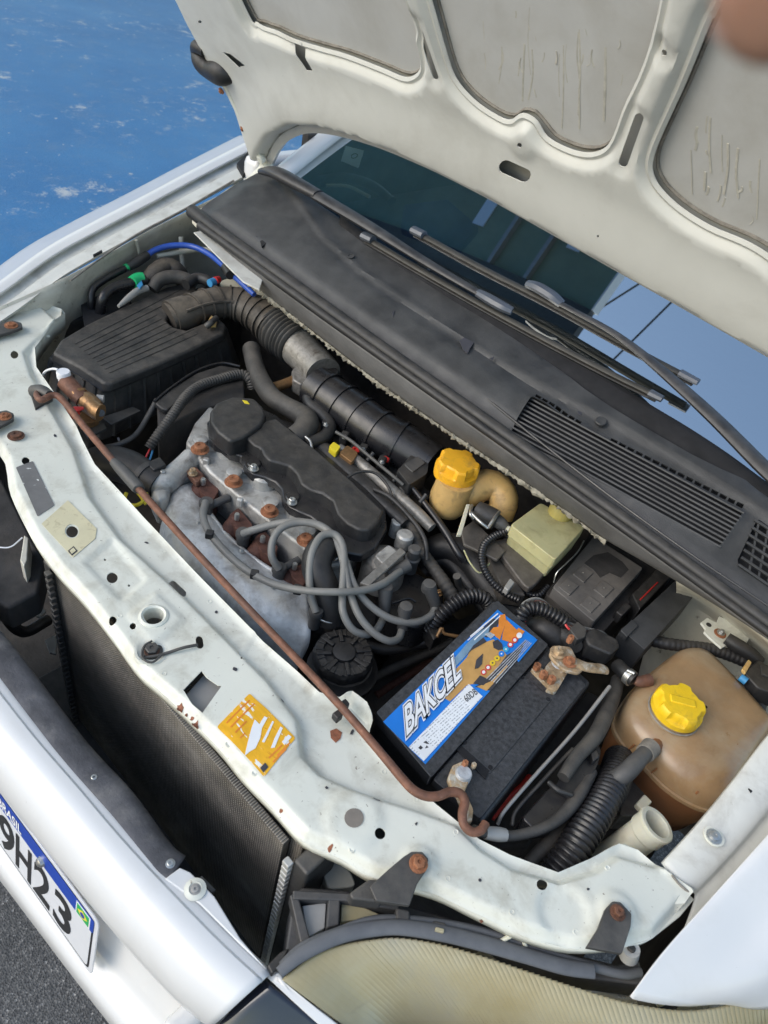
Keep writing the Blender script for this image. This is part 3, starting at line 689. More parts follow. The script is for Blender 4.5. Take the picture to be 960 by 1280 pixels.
# brackets of the lamp on the other side, cut by the picture's edge
ohl = thing('headlight_bracket', 'dark headlamp bracket with rusty bolt, uppermost at the left picture edge', 'bracket', P(0, 408, ZX), 'headlamp brackets at the left edge')
prism('plate', 'bracket_grey', ohl, [(-40, 412), (-6, 404), (16, 400), (27, 403), (28, 409), (12, 415), (-40, 430)], ZX + .012, .006, .002)
bolt('bolt', 'rusty', ohl, 14, 407, ZX + .012, 8, .005)
ohl = thing('headlight_bracket', 'dark headlamp bracket with rusty bolt beside the grey sticker at left', 'bracket', P(0, 520, ZX), 'headlamp brackets at the left edge')
prism('plate', 'bracket_grey', ohl, [(-40, 530), (-8, 515), (8, 512), (17, 516), (17, 524), (6, 530), (-40, 552)], ZX + .012, .006, .002)
bolt('bolt', 'rusty', ohl, 6, 521, ZX + .012, 8, .005)

# ---- wings (fenders)
def wing(name, st, m='body_white', nu=5, nv=5, thick=.0012):
    return grid(name, patch(st, nu, nv), m, car, thick, 40)
# far wing (upper left): stations from nose to hinge; outer drop, crest, strip, gutter, flange, inner drop
far = []; gut = []
for (a, b, z) in ((-130, 438, .70), (-60, 392, .725), (0, 352, .745), (60, 309, .768), (120, 276, .792), (180, 245, .815), (240, 213, .840), (300, 182, .868), (322, 171, .88)):
    t = max(0, min(1, (a + 10) / 300)); nx, ny = .50, .87
    k = 1 - .12 * t
    far.append([(a - 25 * k, b - 2, z - .12), (a - 5 * k, b - .5, z - .02), (a, b, z), (a + nx * 10 * k, b + ny * 10 * k, z - .001), (a + nx * 13 * k, b + ny * 13 * k, z - .004), (a + nx * 14 * k, b + ny * 15 * k, z - .010)])
    gut.append([(a + nx * 13.5 * k, b + ny * 14.5 * k, z - .010), (a + nx * 15 * k, b + ny * 16 * k, z - .014), (a + nx * 25 * k, b + ny * 25 * k, z - .016), (a + nx * 27 * k, b + ny * 27 * k, z - .016), (a + nx * 28 * k, b + ny * 28 * k, z - .010),
                (a + nx * 40 * k, b + ny * 39 * k, z - .010), (a + nx * 43 * k, b + ny * 41 * k, z - .010), (a + nx * 45 * k, b + ny * 44 * k, z - .018)])
fw = wing('front_wing', far, 'body_white')
grid('gutter', patch(gut, 5, 3), 'wing_gutter', fw, .0012, 30)
# black hole near the hinge and a slot in the flange
prism('hinge_gap', 'void_black', fw, [(296, 204), (318, 180), (328, 186), (322, 206), (304, 218)], .888, .01, .001)
prism('drain_slot', 'void_black', fw, [(116, 318), (127, 312), (128, 314), (117, 320)], .785, .004, .0005)
tube('seam_sealer', 'seam_grime', fw, [(88, 351, .766), (130, 320, .782), (175, 291, .80), (230, 262, .822), (292, 226, .846)], rp=1.3)
# near wing (right): rail, gutter, outer skin
near_skin = [[(788, 1246, .690), (828, 1192, .714), (886, 1126, .738), (968, 1034, .772), (1046, 944, .796)],
             [(795, 1250, .688), (850, 1190, .714), (905, 1130, .738), (985, 1040, .774), (1060, 950, .798)],
             [(830, 1256, .682), (885, 1212, .704), (940, 1160, .724), (1010, 1080, .760), (1085, 990, .79)],
             [(866, 1258, .672), (925, 1240, .688), (975, 1206, .706), (1035, 1130, .738), (1110, 1050, .77)],
             [(905, 1254, .658), (950, 1262, .650), (1000, 1250, .660), (1060, 1190, .70), (1130, 1100, .74)]]
nw = grid('front_wing', patch(near_skin, 6, 6), 'body_white', car, -.0012, 40)
rail = [[(826, 1078, .708), (868, 1032, .730), (915, 975, .752), (960, 917, .772), (1020, 850, .80)],
        [(829, 1082, .716), (871, 1036, .738), (918, 979, .760), (963, 921, .780), (1023, 854, .81)],
        [(850, 1108, .716), (895, 1052, .738), (940, 1000, .760), (985, 945, .780), (1040, 880, .81)],
        [(866, 1116, .712), (912, 1066, .734), (958, 1012, .756), (1003, 960, .776), (1058, 895, .806)],
        [(868, 1124, .704), (915, 1074, .726), (962, 1020, .748), (1008, 968, .770), (1062, 900, .80)],
        [(852, 1170, .690), (900, 1120, .708), (950, 1066, .732), (995, 1010, .756), (1060, 930, .785)]]
rail = [r for r in rail]
nr = grid('wing_rail', patch(rail, 4, 6), 'wing_gutter', car, -.0012, 35)
prism('rail_slot', 'void_black', nr, [(935, 986), (947, 972), (951, 977), (939, 991)], .763, .004, .0004)
lathe('bolt_ring', 'bay_white', nr, P(892, 1046, .7405), [(13 * mpp(892, 1046, .74), 0), (13 * mpp(892, 1046, .74), .002), (9 * mpp(892, 1046, .74), .0025)], n=24)
bolt('bolt', 'zinc_bolt', nr, 892, 1046, .7425, 10, .005, hexm=12)
prism('joint_flap', 'bay_white', nr, [(838, 1094), (862, 1118), (868, 1124), (850, 1146), (822, 1168), (806, 1160), (830, 1120)], .708, .003, .001)
tube('sealer_bead', 'seam_grime', nr, [(840, 1094, .722), (850, 1106, .722), (863, 1117, .718)], rp=1.6)

# ---- inner wings, bulkhead and floor: the dirty walls of the bay
def wall(name, ctrl, m, nu=4, nv=4): return grid(name, patch(ctrl, nu, nv), m, car, .0015, 40)
iw = wall('inner_wing', [[(-20, 392, .73), (70, 352, .757), (130, 320, .777), (190, 286, .800), (262, 250, .83), (300, 232, .845)],
                         [(0, 410, .70), (80, 375, .72), (140, 340, .73), (200, 310, .74), (262, 280, .77), (310, 262, .80)],
                         [(20, 470, .60), (90, 430, .60), (150, 392, .61), (205, 356, .63), (250, 330, .66), (320, 330, .70)],
                         [(60, 560, .40), (120, 500, .42), (180, 460, .45), (240, 420, .48), (290, 400, .5), (340, 390, .54)]], 'bay_grimy')
prism('wing_opening', 'void_black', iw, rrect([(100, 372), (118, 362), (150, 345), (165, 348), (163, 380), (140, 400), (106, 412)], 6), .69, .01, .001)
tube('rib', 'bay_grimy', iw, [(226, 296, .775), (228, 330, .72), (232, 352, .69)], rp=3)
tube('rib', 'bay_grimy', iw, [(196, 320, .75), (250, 312, .755), (280, 316, .755)], rp=3)
tube('clamp_foot', 'bay_grimy', iw, [(170, 300, .79), (176, 325, .74)], rp=2)
wall('inner_wing', [[(846, 722, .80), (890, 745, .80), (960, 795, .80), (1050, 870, .80)], [(842, 752, .66), (880, 765, .655), (955, 825, .66), (1040, 890, .68)],
                    [(806, 812, .60), (850, 830, .60), (930, 890, .60), (1020, 950, .62)], [(780, 940, .50), (840, 960, .50), (920, 990, .50), (1000, 1010, .56)]], 'bay_grimy')
box('bulkhead', 'grime_black', car, (0, .60, .50), 1.50, .02, .70, bevel=.004)
structure_floor = box('undertray', 'grime_black', car, (0, .25, .20), 1.42, .90, .02, bevel=.004)
box('side_panel', 'grime_black', car, (-.74, .28, .42), .02, .72, .48, bevel=.004)
box('side_panel', 'grime_black', car, (.76, .30, .40), .02, .76, .42, bevel=.004)
# front subframe bits in the gap left of the radiator
prism('lamp_backing', 'grime_black', car, [(-40, 560), (4, 600), (40, 672), (58, 700), (48, 740), (10, 760), (-60, 720)], .62, .05, .006)
prism('support_leg', 'bay_grimy', car, [(30, 668), (36, 672), (34, 700), (30, 708), (25, 700)], .655, .05, .002)
prism('sensor_block', 'bracket_grey', car, [(34, 690), (54, 686), (58, 706), (40, 712)], .60, .03, .004)
prism('metal_shard', 'thin_grey', car, [(44, 746), (58, 764), (50, 772), (45, 770)], .45, .004, .001)
prism('metal_shard', 'thin_grey', car, [(56, 800), (72, 792), (70, 818), (62, 816)], .42, .004, .001)
tube('loom', 'rubber', car, [(-30, 700, .6), (0, 745, .56), (8, 772, .54), (30, 790, .5), (60, 775, .48)], rp=7)
tube('wire', 'white_plastic', car, [(-10, 683, .64), (12, 684, .645), (28, 672, .65)], rp=.9, n=6)
for k in range(4): tube('loom_ring', 'thin_grey', car, [(3 + k * .5, 758 + k * 4, .553 - k * .003), (4 + k * .5, 760 + k * 4, .551 - k * .003)], rp=8.2, n=14)

# ---- radiator
rad = thing('radiator', 'dusty finned radiator hanging behind the front bumper', 'radiator', (.13, -.16, .3))
y0 = -.178
box('core', 'radiator_fins', rad, (.135, y0, .475), .50, .022, .43, bevel=.002)
box('condenser', 'radiator_fins', rad, (.12, y0 - .020, .455), .50, .010, .45, bevel=.002)
box('side_tank', 'bracket_grey', rad, (.402, y0 - .005, .475), .022, .05, .43, bevel=.004)
box('side_tank', 'bracket_grey', rad, (-.125, y0 - .005, .475), .022, .05, .43, bevel=.004)
for k in range(32):
    box('crimp_tab', 'aluminium', rad, (.388, y0 - .034, .295 + k * .0125), .010, .008, .0085, bevel=.0012)
    box('crimp_tab', 'bracket_grey', rad, (-.112, y0 - .034, .295 + k * .0125), .010, .008, .0085, bevel=.0012)
box('lower_shroud', 'black_plastic', car, (.12, -.245, .305), .70, .14, .01, bevel=.002)
box('crash_bar', 'black_plastic', car, (.12, -.285, .46), .80, .045, .10, bevel=.01)
prism('lamp_socket', 'black_plastic', car, rrect([(380, 1078), (398, 1062), (414, 1076), (400, 1098), (386, 1104)], 5), .64, .05, .003)
prism('pipe_stub', 'bay_grimy', car, rrect([(400, 1076), (424, 1072), (440, 1092), (446, 1108), (410, 1112)], 8), .63, .06, .004)

# ---- bumper
inner = [(-70, 745), (0, 843), (55, 915), (110, 978), (165, 1042), (225, 1105), (285, 1166), (339, 1217)]
turn = [(-140, 822), (-72, 900), (-18, 963), (38, 1032), (98, 1106), (162, 1182), (222, 1246), (266, 1282)]
B = []
for i in range(8):
    a, b = np.array(inner[i], float), np.array(turn[i], float); d = b - a
    f = lambda t: tuple(a + d * t)
    B.append([(*f(.0), .648), (*f(.02), .655), (*f(.13), .658), (*f(.155), .652), (*f(.18), .660), (*f(.5), .655), (*f(.8), .635), (*f(1.0), .595),
              P(*f(1.0), .595) + [0, .006, -.022], P(*f(1.0), .595) + [0, .022, -.030]])
def both_ends(rows):                                     # the car is symmetrical: carry the visible half on past the left picture edge
    R = [[W(p) for p in r] for r in rows]
    return [[p * np.array([-1, 1, 1]) for p in r] for r in R[::-1] if r[0][0] > .22] + R
bump = grid('bumper', patch(both_ends(B), 6, 3), 'body_white', car, -.0025, 40)
# front face with the plate recess, then the lower lip
Bl = []
for i in range(8):
    q = P(*turn[i], .595); x = q[0]; yy = q[1]
    Bl.append([np.array(t) for t in (q + [0, .021, -.029], (x, yy + .026, .545), (x, yy + .018, .47), (x, yy + .004, .410), (x, yy - .022, .392), (x, yy - .028, .36), (x, yy - .022, .30), (x, yy + .02, .26))])
grid('bumper_face', patch(both_ends(Bl), 6, 3), 'body_white', bump, -.0025, 40)
box('recess_end', 'body_white', bump, (.40, -.345, .47), .03, .05, .10, bevel=.012)
# grey foam strip and its fixings along the inner edge
st = [(-60, 735), (0, 803), (50, 868), (105, 940), (160, 1000), (205, 1062), (226, 1080)]
Fm = [[(a + 4, b - 6, .650), (a, b, .656), (a - 6, b + 10, .657), (a - 13, b + 24, .656), (a - 16, b + 29, .648)] for a, b in st]
grid('absorber_strip', patch(both_ends(Fm), 6, 3), 'bumper_foam', bump, -.004, 45)
bolt('screw', 'zinc_bolt', bump, 118, 973, .658, 5.5, .004, hexm=20)
bolt('screw', 'zinc_bolt', bump, 213, 1080, .660, 6, .004, hexm=20)
prism('mounting_tab', 'body_white', bump, [(206, 1098), (225, 1084), (238, 1090), (268, 1120), (300, 1172), (334, 1212), (300, 1180), (250, 1130)], .662, .004, .0015)
lathe('push_clip', 'bay_white', bump, P(244, 1112, .6625), [(13 * .00086, 0), (13 * .00086, .0015), (8 * .00086, .003), (7.6 * .00086, .0032), (7 * .00086, .0022)], n=28)
bolt('screw', 'thin_grey', bump, 244, 1112, .664, 7, .003, hexm=20)
prism('tab_shadow_clip', 'bracket_grey', bump, [(247, 1098), (252, 1094), (270, 1112), (264, 1116)], .655, .006, .001)
# dark glossy lamp or grille piece below, with its white strip
grid('lower_grille', patch([[(262, 1292, .60), (300, 1254, .630), (332, 1226, .648)], [(330, 1360, .585), (370, 1310, .612), (408, 1284, .630)], [(420, 1440, .55), (450, 1380, .58), (480, 1350, .6)]], 5, 5), 'gloss_navy', car, -.003, 50)
grid('trim_strip', patch([[(334, 1222, .652), (340, 1216, .655), (348, 1222, .654), (354, 1228, .645)], [(404, 1286, .634), (412, 1280, .637), (424, 1282, .636), (432, 1288, .627)], [(480, 1350, .605), (490, 1344, .608), (505, 1346, .606), (512, 1352, .59)]], 5, 4), 'body_white', car, -.003, 50)
prism('corner_clip', 'black_plastic', car, [(334, 1206), (350, 1190), (362, 1184), (352, 1208), (340, 1218)], .668, .012, .002)

prism('scuttle_end', 'bay_grimy', car, [(240, 268), (300, 224), (340, 198), (356, 222), (290, 262), (256, 284)], .838, .02, .002)
for sx in (-1, 1): box('body_side', 'body_white', car, (sx * .775, 1.45, .60), .06, 1.66, .66, bevel=.02)

for (a, b) in ((60, 420), (98, 566), (130, 604), (205, 690), (262, 752), (318, 806), (350, 838), (480, 965), (520, 1000), (570, 1040), (700, 1098), (760, 1085), (150, 770), (205, 842), (285, 930), (318, 966), (440, 1062), (560, 1098), (640, 1140), (720, 1165)):
    lathe('spot_weld', 'bay_white', xm, P(a, b, xmz(a, b)), [(.0034, -.001), (.0030, .0004), (.0022, .0004), (.0016, -.0001), (0, -.0001)], n=14)
# ================================================================== bonnet, raised on its hinges
TH = math.radians(57); HP = np.array([0, .637, .94]); HU = np.array([0, -math.cos(TH), math.sin(TH)]); HN = np.array([0, -math.sin(TH), -math.cos(TH)])
def huv(pts):
    o = []
    for a, b in pts:
        q = PL(a, b, HP, HN); o.append((q[0], (q - HP).dot(HU)))
    return np.array(o)
def h_to3(U, V, h):
    c = .012 * (U / .7) ** 2                                # the bonnet's slight crown
    return HP + np.outer(U, [1, 0, 0]) + np.outer(V, HU) + np.outer(h + c - .004, HN)
le = huv([(226, -12), (240, 18), (262, 60), (280, 92), (300, 128), (316, 165), (326, 192), (334, 205), (342, 203)])
re = huv([(348, 190), (360, 173), (385, 162), (420, 165), (470, 180), (520, 201), (560, 220), (610, 246), (660, 274), (710, 302), (760, 330), (860, 385), (960, 440), (1000, 463)])
tail = np.array([(.50, .165), (.60, .10), (.68, .03), (.745, .0), (.77, .10), (.77, .35), (.74, .6), (.72, .86), (.5, .94), (.2, .975), (0, .98), (-.2, .975), (-.5, .94), (-.72, .86), (-.77, .55)])
H_OUT = np.vstack([le, re, tail]); H_REAR = np.vstack([le[-2:], re, tail[:4]])
cutL = np.vstack([huv([(306, -6), (326, 24), (350, 35), (372, 46), (405, 57), (435, 66), (480, 84), (506, 95), (520, 92), (527, 80), (521, 50), (508, 0)]), [(-.28, .80), (-.32, .84), (-.58, .80), (-.62, .74)]])
cutC = np.vstack([huv([(541, 0), (555, 50), (570, 95), (595, 125), (625, 145), (639, 149), (648, 143), (657, 141), (672, 150), (685, 170), (710, 184), (735, 190), (755, 185), (767, 170), (780, 135), (824, 15)]), [(.20, .84), (.17, .88), (-.17, .88), (-.20, .84)]])
cutR = np.vstack([huv([(905, -2), (892, 22), (860, 100), (830, 165), (820, 190), (817, 210), (825, 230), (850, 255), (890, 280), (960, 312)]), [(.46, .30), (.60, .25), (.645, .28), (.66, .40), (.64, .70), (.60, .80), (.34, .84), (.30, .80)]])
CUTS = [resample(cr(c, 6, True), .006, True) for c in (cutL, cutC, cutR)]
hh = [huv(x) for x in (slotpoly(526, 24, 549, 92, 3.4), slotpoly(804, 142, 784, 198, 6), slotpoly(641, 199, 665, 210, 7.5), circ(836, 60, 4, 14), circ(659, 172, 3, 12), [(289, 55), (299, 58), (317, 73), (309, 75)],
                       circ(262, 17, 2.2, 10), [(371, 50), (384, 54), (400, 81), (392, 80)], circ(760, 282, 1.5, 8))]
def hood_h(U, V):
    d = np.minimum.reduce([dseg(U, V, c) for c in CUTS])
    h = .004 + .011 * ss(d, .006, .020) + .0035 * np.exp(-((d - .004) / .003) ** 2)
    dr = dseg(U, V, H_REAR, False)
    h = (h + .013 * (1 - ss(dr, .035, .14))) * ss(dr, .011, .034) + .001
    h += .004 * np.exp(-((dr - .035) / .006) ** 2) * 0
    h -= .004 * np.exp(-((dr - .013) / .003) ** 2)
    for k in (0, 1):                                        # channels round the rib slots
        c = hh[k].mean(0); dd = sd(U, V, hh[k]); h -= .005 * (1 - ss(dd, .003, .013))
    c = hh[3].mean(0); h -= .005 * (1 - ss(np.hypot(U - c[0], V - c[1]), .010, .018))
    c = hh[4].mean(0); h += .004 * (1 - ss(np.hypot(U - c[0], V - c[1]), .012, .03))
    dl = dseg(U, V, le, False); h -= .010 * (1 - ss(dl, 0, .02))
    return h
hood = sheet('hood', 'hood_under', car, H_OUT, CUTS + hh, h_to3, hood_h, .0075, .0014, tuple(HN), 40, .006, [(c, True, [.0015, .004, .0065, .009, .012, .016, .020]) for c in CUTS] + [(H_REAR, False, [.004, .009, .012, .015, .019, .024])])
hood['label'] = 'raised bonnet seen from below'
skin_out = H_OUT.copy(); ctr = np.array([0, .45]); skin_out = ctr + (skin_out - ctr) * .985
sheet('outer_skin', 'hood_skin', hood, skin_out, [], h_to3, lambda U, V: np.full_like(U, -.006) + .0006 * np.sin(U * 9) * np.sin(V * 13), .03, .001, tuple(HN), 40, .02)
# grey folded hem along the rear edge
rl = resample(cr(np.vstack([le[-1:], re, tail[:2]]), 6), .01); tn = np.gradient(rl, axis=0); tn /= np.linalg.norm(tn, axis=1)[:, None]; nn = np.stack([-tn[:, 1], tn[:, 0]], 1)
rows = []
for off, h in ((-.004, -.004), (-.003, .005), (.006, .006), (.013, .004), (.015, -.002)):
    q = rl + nn * off; rows.append(h_to3(q[:, 0], q[:, 1], np.full(len(q), h)))
grid('hem', rows, 'hood_skin', hood, .0006, 40)
q = rl + nn * .0165; tube('hem_sealer', 'seam_grime', hood, list(h_to3(q[:, 0], q[:, 1], np.full(len(q), .0022))[::4]), r=.0012, n=6)
# sealer beads round the three panels
for c in CUTS:
    q = np.vstack([c, c[:1]]); q = resample(q, .02)
    tube('panel_sealer', 'seam_grime', hood, list(h_to3(q[:, 0], q[:, 1], np.full(len(q), -.0045))), r=.0022, n=6, sub=2)
# dried drips on the panel skin
for k in range(60):
    cc = random.choice([(600, 60), (720, 90), (660, 50), (745, 80), (640, 90), (900, 190), (930, 220), (870, 180), (910, 240), (760, 60)])
    a = cc[0] + random.uniform(-34, 34); b = cc[1] + random.uniform(-40, 40); ln = random.choice([random.uniform(6, 24), random.uniform(40, 110)])
    L = huv([(a, b), (a + random.uniform(-2, 2), b + ln * .5), (a + random.uniform(-5, 3), b + ln)])
    if all(min(sd(np.array([p[0]]), np.array([p[1]]), c)[0] for c in CUTS) < -.008 for p in L):
        q = resample(cr(L, 6), .006); tube('dried_drip', 'drip', hood, list(h_to3(q[:, 0], q[:, 1], np.full(len(q), -.0061))), r=random.uniform(.0007, .0020), n=5, flat=.25, sub=2)
# rubber stop on the left edge, hinge arm with its two bolts
def H3(a, b, h=0.): q = huv([(a, b)])[0]; return h_to3(np.array([q[0]]), np.array([q[1]]), np.array([h]))[0]
tube('corner_pad', 'rubber', hood, [H3(250, 56, .0), H3(262, 66, .012), H3(274, 76, .016), H3(288, 82, .014), H3(299, 90, .004)], rp=[6, 12, 12, 15, 8], n=16)
tube('corner_pad', 'rubber', hood, [H3(249, 62, .0), H3(256, 50, .01), H3(266, 56, .012)], rp=[5, 8, 6], n=12)
hg = tube('hinge', 'bay_white', hood, [H3(287, 92, .012), H3(301, 118, .014), H3(317, 150, .016), H3(331, 178, .016), H3(338, 190, .012)], rp=[6, 7, 8, 8, 9], flat=.35, n=14)
for a, b in ((291, 101), (317, 149)):
    lathe('bolt', 'rusty', hg, H3(a, b, .021), [(.0065, 0), (.0065, .003), (.0035, .0035), (.0035, .006), (.003, .0065)], tuple(HN), 16)
lathe('pivot', 'bay_white', hg, H3(338, 188, .018), [(.010, 0), (.010, .006), (.008, .008)], tuple(HN), 24)
tube('hinge_link', 'bay_white', hood, [(336, 196, .945), (330, 212, .925), (318, 222, .905), (306, 230, .892)], rp=[9, 8, 6, 4], flat=.3, n=12)

# ================================================================== windscreen, scuttle, wipers
GA = math.radians(30); GP = np.array([0, .555, .905]); GU = np.array([0, math.cos(GA), math.sin(GA)]); GN = np.array([0, -math.sin(GA), math.cos(GA)])
def G3(a, b, lift=0.): return PL(a, b, GP + GN * lift, GN)
def gl(x, s): return GP + np.array([x, 0, 0]) + GU * s + np.array([0, .10 * x * x, 0])
rows = [[gl(x, s) for x in np.linspace(-.66, .66, 25)] for s in np.linspace(-.05, .80, 9)]
ws = grid('windscreen', rows, 'windscreen', car, 0, 60)
rows = [[gl(x, s) - GN * .004 for x in np.linspace(-.66, .66, 25)] for s in np.linspace(-.05, .045 , 3)]
grid('blackout_band', rows, 'void_black', ws, 0, 60)
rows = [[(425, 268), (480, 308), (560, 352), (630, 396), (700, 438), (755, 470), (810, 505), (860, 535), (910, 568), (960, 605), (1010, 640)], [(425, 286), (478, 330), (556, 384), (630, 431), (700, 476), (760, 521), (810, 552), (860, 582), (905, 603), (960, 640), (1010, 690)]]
grid('seal_gap_shade', patch([[G3(*p, .010) for p in rows[0]], [G3((a + c) / 2, (b + d) / 2, .012) for (a, b), (c, d) in zip(*rows)], [G3(*p, .004) for p in rows[1]]], 3, 4), 'void_black', ws, .002, 60)  # matte black strip: rubber edge, with the gap's shade painted in as black
for sx in (-1, 1):
    tube('pillar', 'body_white', car, [(gl(sx * .675, -.08) + GN * .005), (gl(sx * .66, .2) + GN * .01), (gl(sx * .62, .5) + GN * .01), (gl(sx * .57, .82) + GN * .01)], r=.024, flat=.6, n=12)
box('roof', 'body_white', car, (0, 1.75, 1.33), 1.1, .95, .02, bevel=.01)
# cabin behind the glass
box('dashboard', 'cowl_plastic', car, (0, .95, .80), 1.24, .5, .16, bevel=.03)
box('cabin_floor', 'grime_black', car, (0, 1.4, .35), 1.3, 1.6, .02)
for sx in (-1, 1):
    box('cabin_side', 'grime_black', car, (sx * .69, 1.4, .7), .02, 1.4, .6)
    box('seat', 'seat_cloth', car, (sx * .34, 1.55, .85), .46, .16, .62, bevel=.06)
    box('headrest', 'seat_cloth', car, (sx * .34, 1.58, 1.22), .26, .09, .16, bevel=.035)
box('rear_wall', 'grime_black', car, (0, 2.2, .8), 1.3, .02, .9)
# dark ring and pale rim seen through the left of the glass, the visor sticker, a navy shape
tube('dark_arc', 'print_dark', car, [G3(398, 226, -.05), G3(430, 222, -.05), G3(465, 232, -.05), G3(490, 252, -.05)], rp=6)
tube('cream_piping', 'cream_tube', car, [G3(408, 232, -.045), G3(435, 233, -.045), G3(462, 246, -.045)], rp=2.2)
prism3('navy_cover', 'navy_cloth', car, [G3(505, 255, -.06), G3(560, 248, -.06), G3(598, 282, -.06), G3(572, 312, -.06), G3(500, 285, -.06)], tuple(-GN * .02), .004)
ts = prism3('visor_sticker', 'print_white', car, [G3(432, 182, -.02), G3(455, 188, -.02), G3(448, 210, -.02), G3(426, 201, -.02)], tuple(-GN * .001), .0002)
lathe('ring_sign', 'print_dark', ts, G3(443, 195, -.019), [(.008, 0), (.008, .0006), (.006, .0006), (.006, 0)], tuple(GN), 24, cap=False)
# scuttle (cowl) panel of grey plastic
CP = np.array([0, .41, .862]); CN = np.array([0, -.33, .944]); CN = CN / np.linalg.norm(CN); CV = np.array([0, CN[2], -CN[1]])
def cuv(pts):
    o = []
    for a, b in pts:
        q = PL(a, b, CP, CN); o.append((q[0], (q - CP).dot(CV)))
    return np.array(o)
def c_to3(U, V, h): return CP + np.outer(U, [1, 0, 0]) + np.outer(V, CV) + np.outer(h, CN)
C_F = [(242, 266), (300, 304), (400, 376), (500, 446), (600, 516), (700, 588), (800, 658), (900, 730), (1010, 808)]
C_R = [(1010, 668), (960, 622), (930, 603), (900, 590), (860, 570), (800, 535), (762, 512), (730, 490), (700, 466), (650, 432), (600, 400), (560, 376), (520, 350), (480, 322), (455, 300), (425, 275), (400, 258), (370, 240), (340, 222), (322, 216), (300, 228), (272, 245)]
c_out = cuv(C_F + C_R)
dome = cuv([(300, 232), (345, 226), (385, 250), (410, 300), (450, 340), (520, 390), (600, 445), (650, 485), (700, 510), (640, 540), (560, 480), (440, 400), (330, 318), (262, 268)])
step2 = cuv([(345, 222), (400, 300), (450, 345), (560, 418), (680, 490), (760, 530), (850, 580), (930, 630), (1010, 690), (1010, 660), (930, 600), (760, 505), (600, 395), (455, 295), (370, 236)])
g_quad = [(664, 500), (928, 642), (899, 684), (638, 540)]
g_hole = rrect(cuv(g_quad), .006)
slots = []
for (x0, y0, x1, y1, n) in ((668, 496, 727, 530, 7), (762, 549, 930, 634, 16)):
    for k in range(n):
        t0, t1 = (k + .12) / n, (k + .88) / n
        a, b = np.array([x0 + (x1 - x0) * t0, y0 + (y1 - y0) * t0]), np.array([x0 + (x1 - x0) * t1, y0 + (y1 - y0) * t1]); nrm = np.array([-(y1 - y0), x1 - x0]) / math.hypot(x1 - x0, y1 - y0) * 2.6
        slots.append(cuv([a - nrm, b - nrm, b + nrm, a + nrm]))
g2_quad = [(947, 648), (1005, 690), (1005, 745), (960, 732), (928, 712), (921, 702)]
g2_hole = rrect(cuv(g2_quad), .006)
cf = cuv(C_F)
def cowl_h(U, V):
    h = .010 * ss(-sd(U, V, dome), -.02, .03)
    h += .007 * ss(-sd(U, V, step2), -.004, .006)
    d = dseg(U, V, cf, False); h -= .010 * (1 - ss(d, .004, .03))
    h += .003 * (1 - ss(np.abs(sd(U, V, g_hole)), .0, .008))
    return h
cowl = sheet('scuttle_panel', 'cowl_plastic', car, c_out, [g_hole, g2_hole] + slots, c_to3, cowl_h, .007, .0025, tuple(CN), 40)
cowl['label'] = 'grey plastic scuttle panel below the windscreen'
def C3(a, b, h=0.):
    q = PL(a, b, CP, CN); return q + CN * h
for k in range(10):                                         # the louvre of the air intake
    t = (k + .0) / 9.0
    a = np.array(g_quad[0]) * (1 - t) + np.array(g_quad[3]) * t; b = np.array(g_quad[1]) * (1 - t) + np.array(g_quad[2]) * t
    A, Bb = C3(*a, .002), C3(*b, .002); X = (Bb - A) / np.linalg.norm(Bb - A); Y = np.cross(CN, X)
    Yt = Y * .80 + CN * .6; Yt /= np.linalg.norm(Yt); Zt = np.cross(X, Yt)
    box('slat', 'cowl_plastic', cowl, tuple((A + Bb) / 2), np.linalg.norm(Bb - A) + .004, .0030, .0024, bevel=.0006, axis=(X, Yt, Zt))
for k in range(7):
    t = k / 6.0
    a = np.array([944, 652]) * (1 - t) + np.array([924, 708]) * t; b = np.array([1004, 690]) * (1 - t) + np.array([1000, 760]) * t
    A, Bb = C3(*a, .002), C3(*b, .002); X = (Bb - A) / np.linalg.norm(Bb - A); Y = np.cross(CN, X)
    box('slat', 'cowl_plastic', cowl, tuple((A + Bb) / 2), np.linalg.norm(Bb - A) + .004, .004, .003, bevel=.0006, axis=(X, Y, CN))
for k in range(5):
    a, b = np.array([948 + k * 12, 654 + k * 8]), np.array([936 + k * 12, 716 + k * 6]); A, Bb = C3(*a, .0), C3(*b, .0); X = (Bb - A) / np.linalg.norm(Bb - A); Y = np.cross(CN, X)
    box('crossbar', 'cowl_plastic', cowl, tuple((A + Bb) / 2), np.linalg.norm(Bb - A), .003, .003, bevel=.0005, axis=(X, Y, CN))
prism3('intake_well', 'void_black', cowl, [C3(*p, -.014) for p in [(645, 480), (1010, 655), (1010, 800), (900, 715), (620, 548)]], tuple(-CN * .01), .001)
lathe('plug', 'cowl_plastic', cowl, C3(750, 531, .006), [(.009, 0), (.0088, .003), (.0075, .0042), (.006, .004)], tuple(CN), 24)
lathe('plug', 'cowl_plastic', cowl, C3(439, 327, .011), [(.007, 0), (.0068, .002), (.0052, .0022), (.005, .001)], tuple(CN), 20)
for q in ([(321, 300), (326, 288), (330, 290), (326, 302)], [(326, 306), (334, 302), (335, 308), (328, 313)]):
    prism3('drain_hole', 'void_black', cowl, [C3(*p, .0085) for p in q], tuple(-CN * .004), .0002)
for q in ([(574, 432), (580, 428), (592, 434), (588, 440), (584, 448), (579, 444)], [(611, 454), (617, 452), (615, 457)], [(490, 396), (494, 394), (492, 402)], [(722, 512), (728, 515), (726, 520), (722, 517)]):
    prism3('tar_spot', 'print_dark', cowl, [C3(*p, .0112 if p[0] < 700 else .001) for p in q], tuple(-CN * .002), .0002)
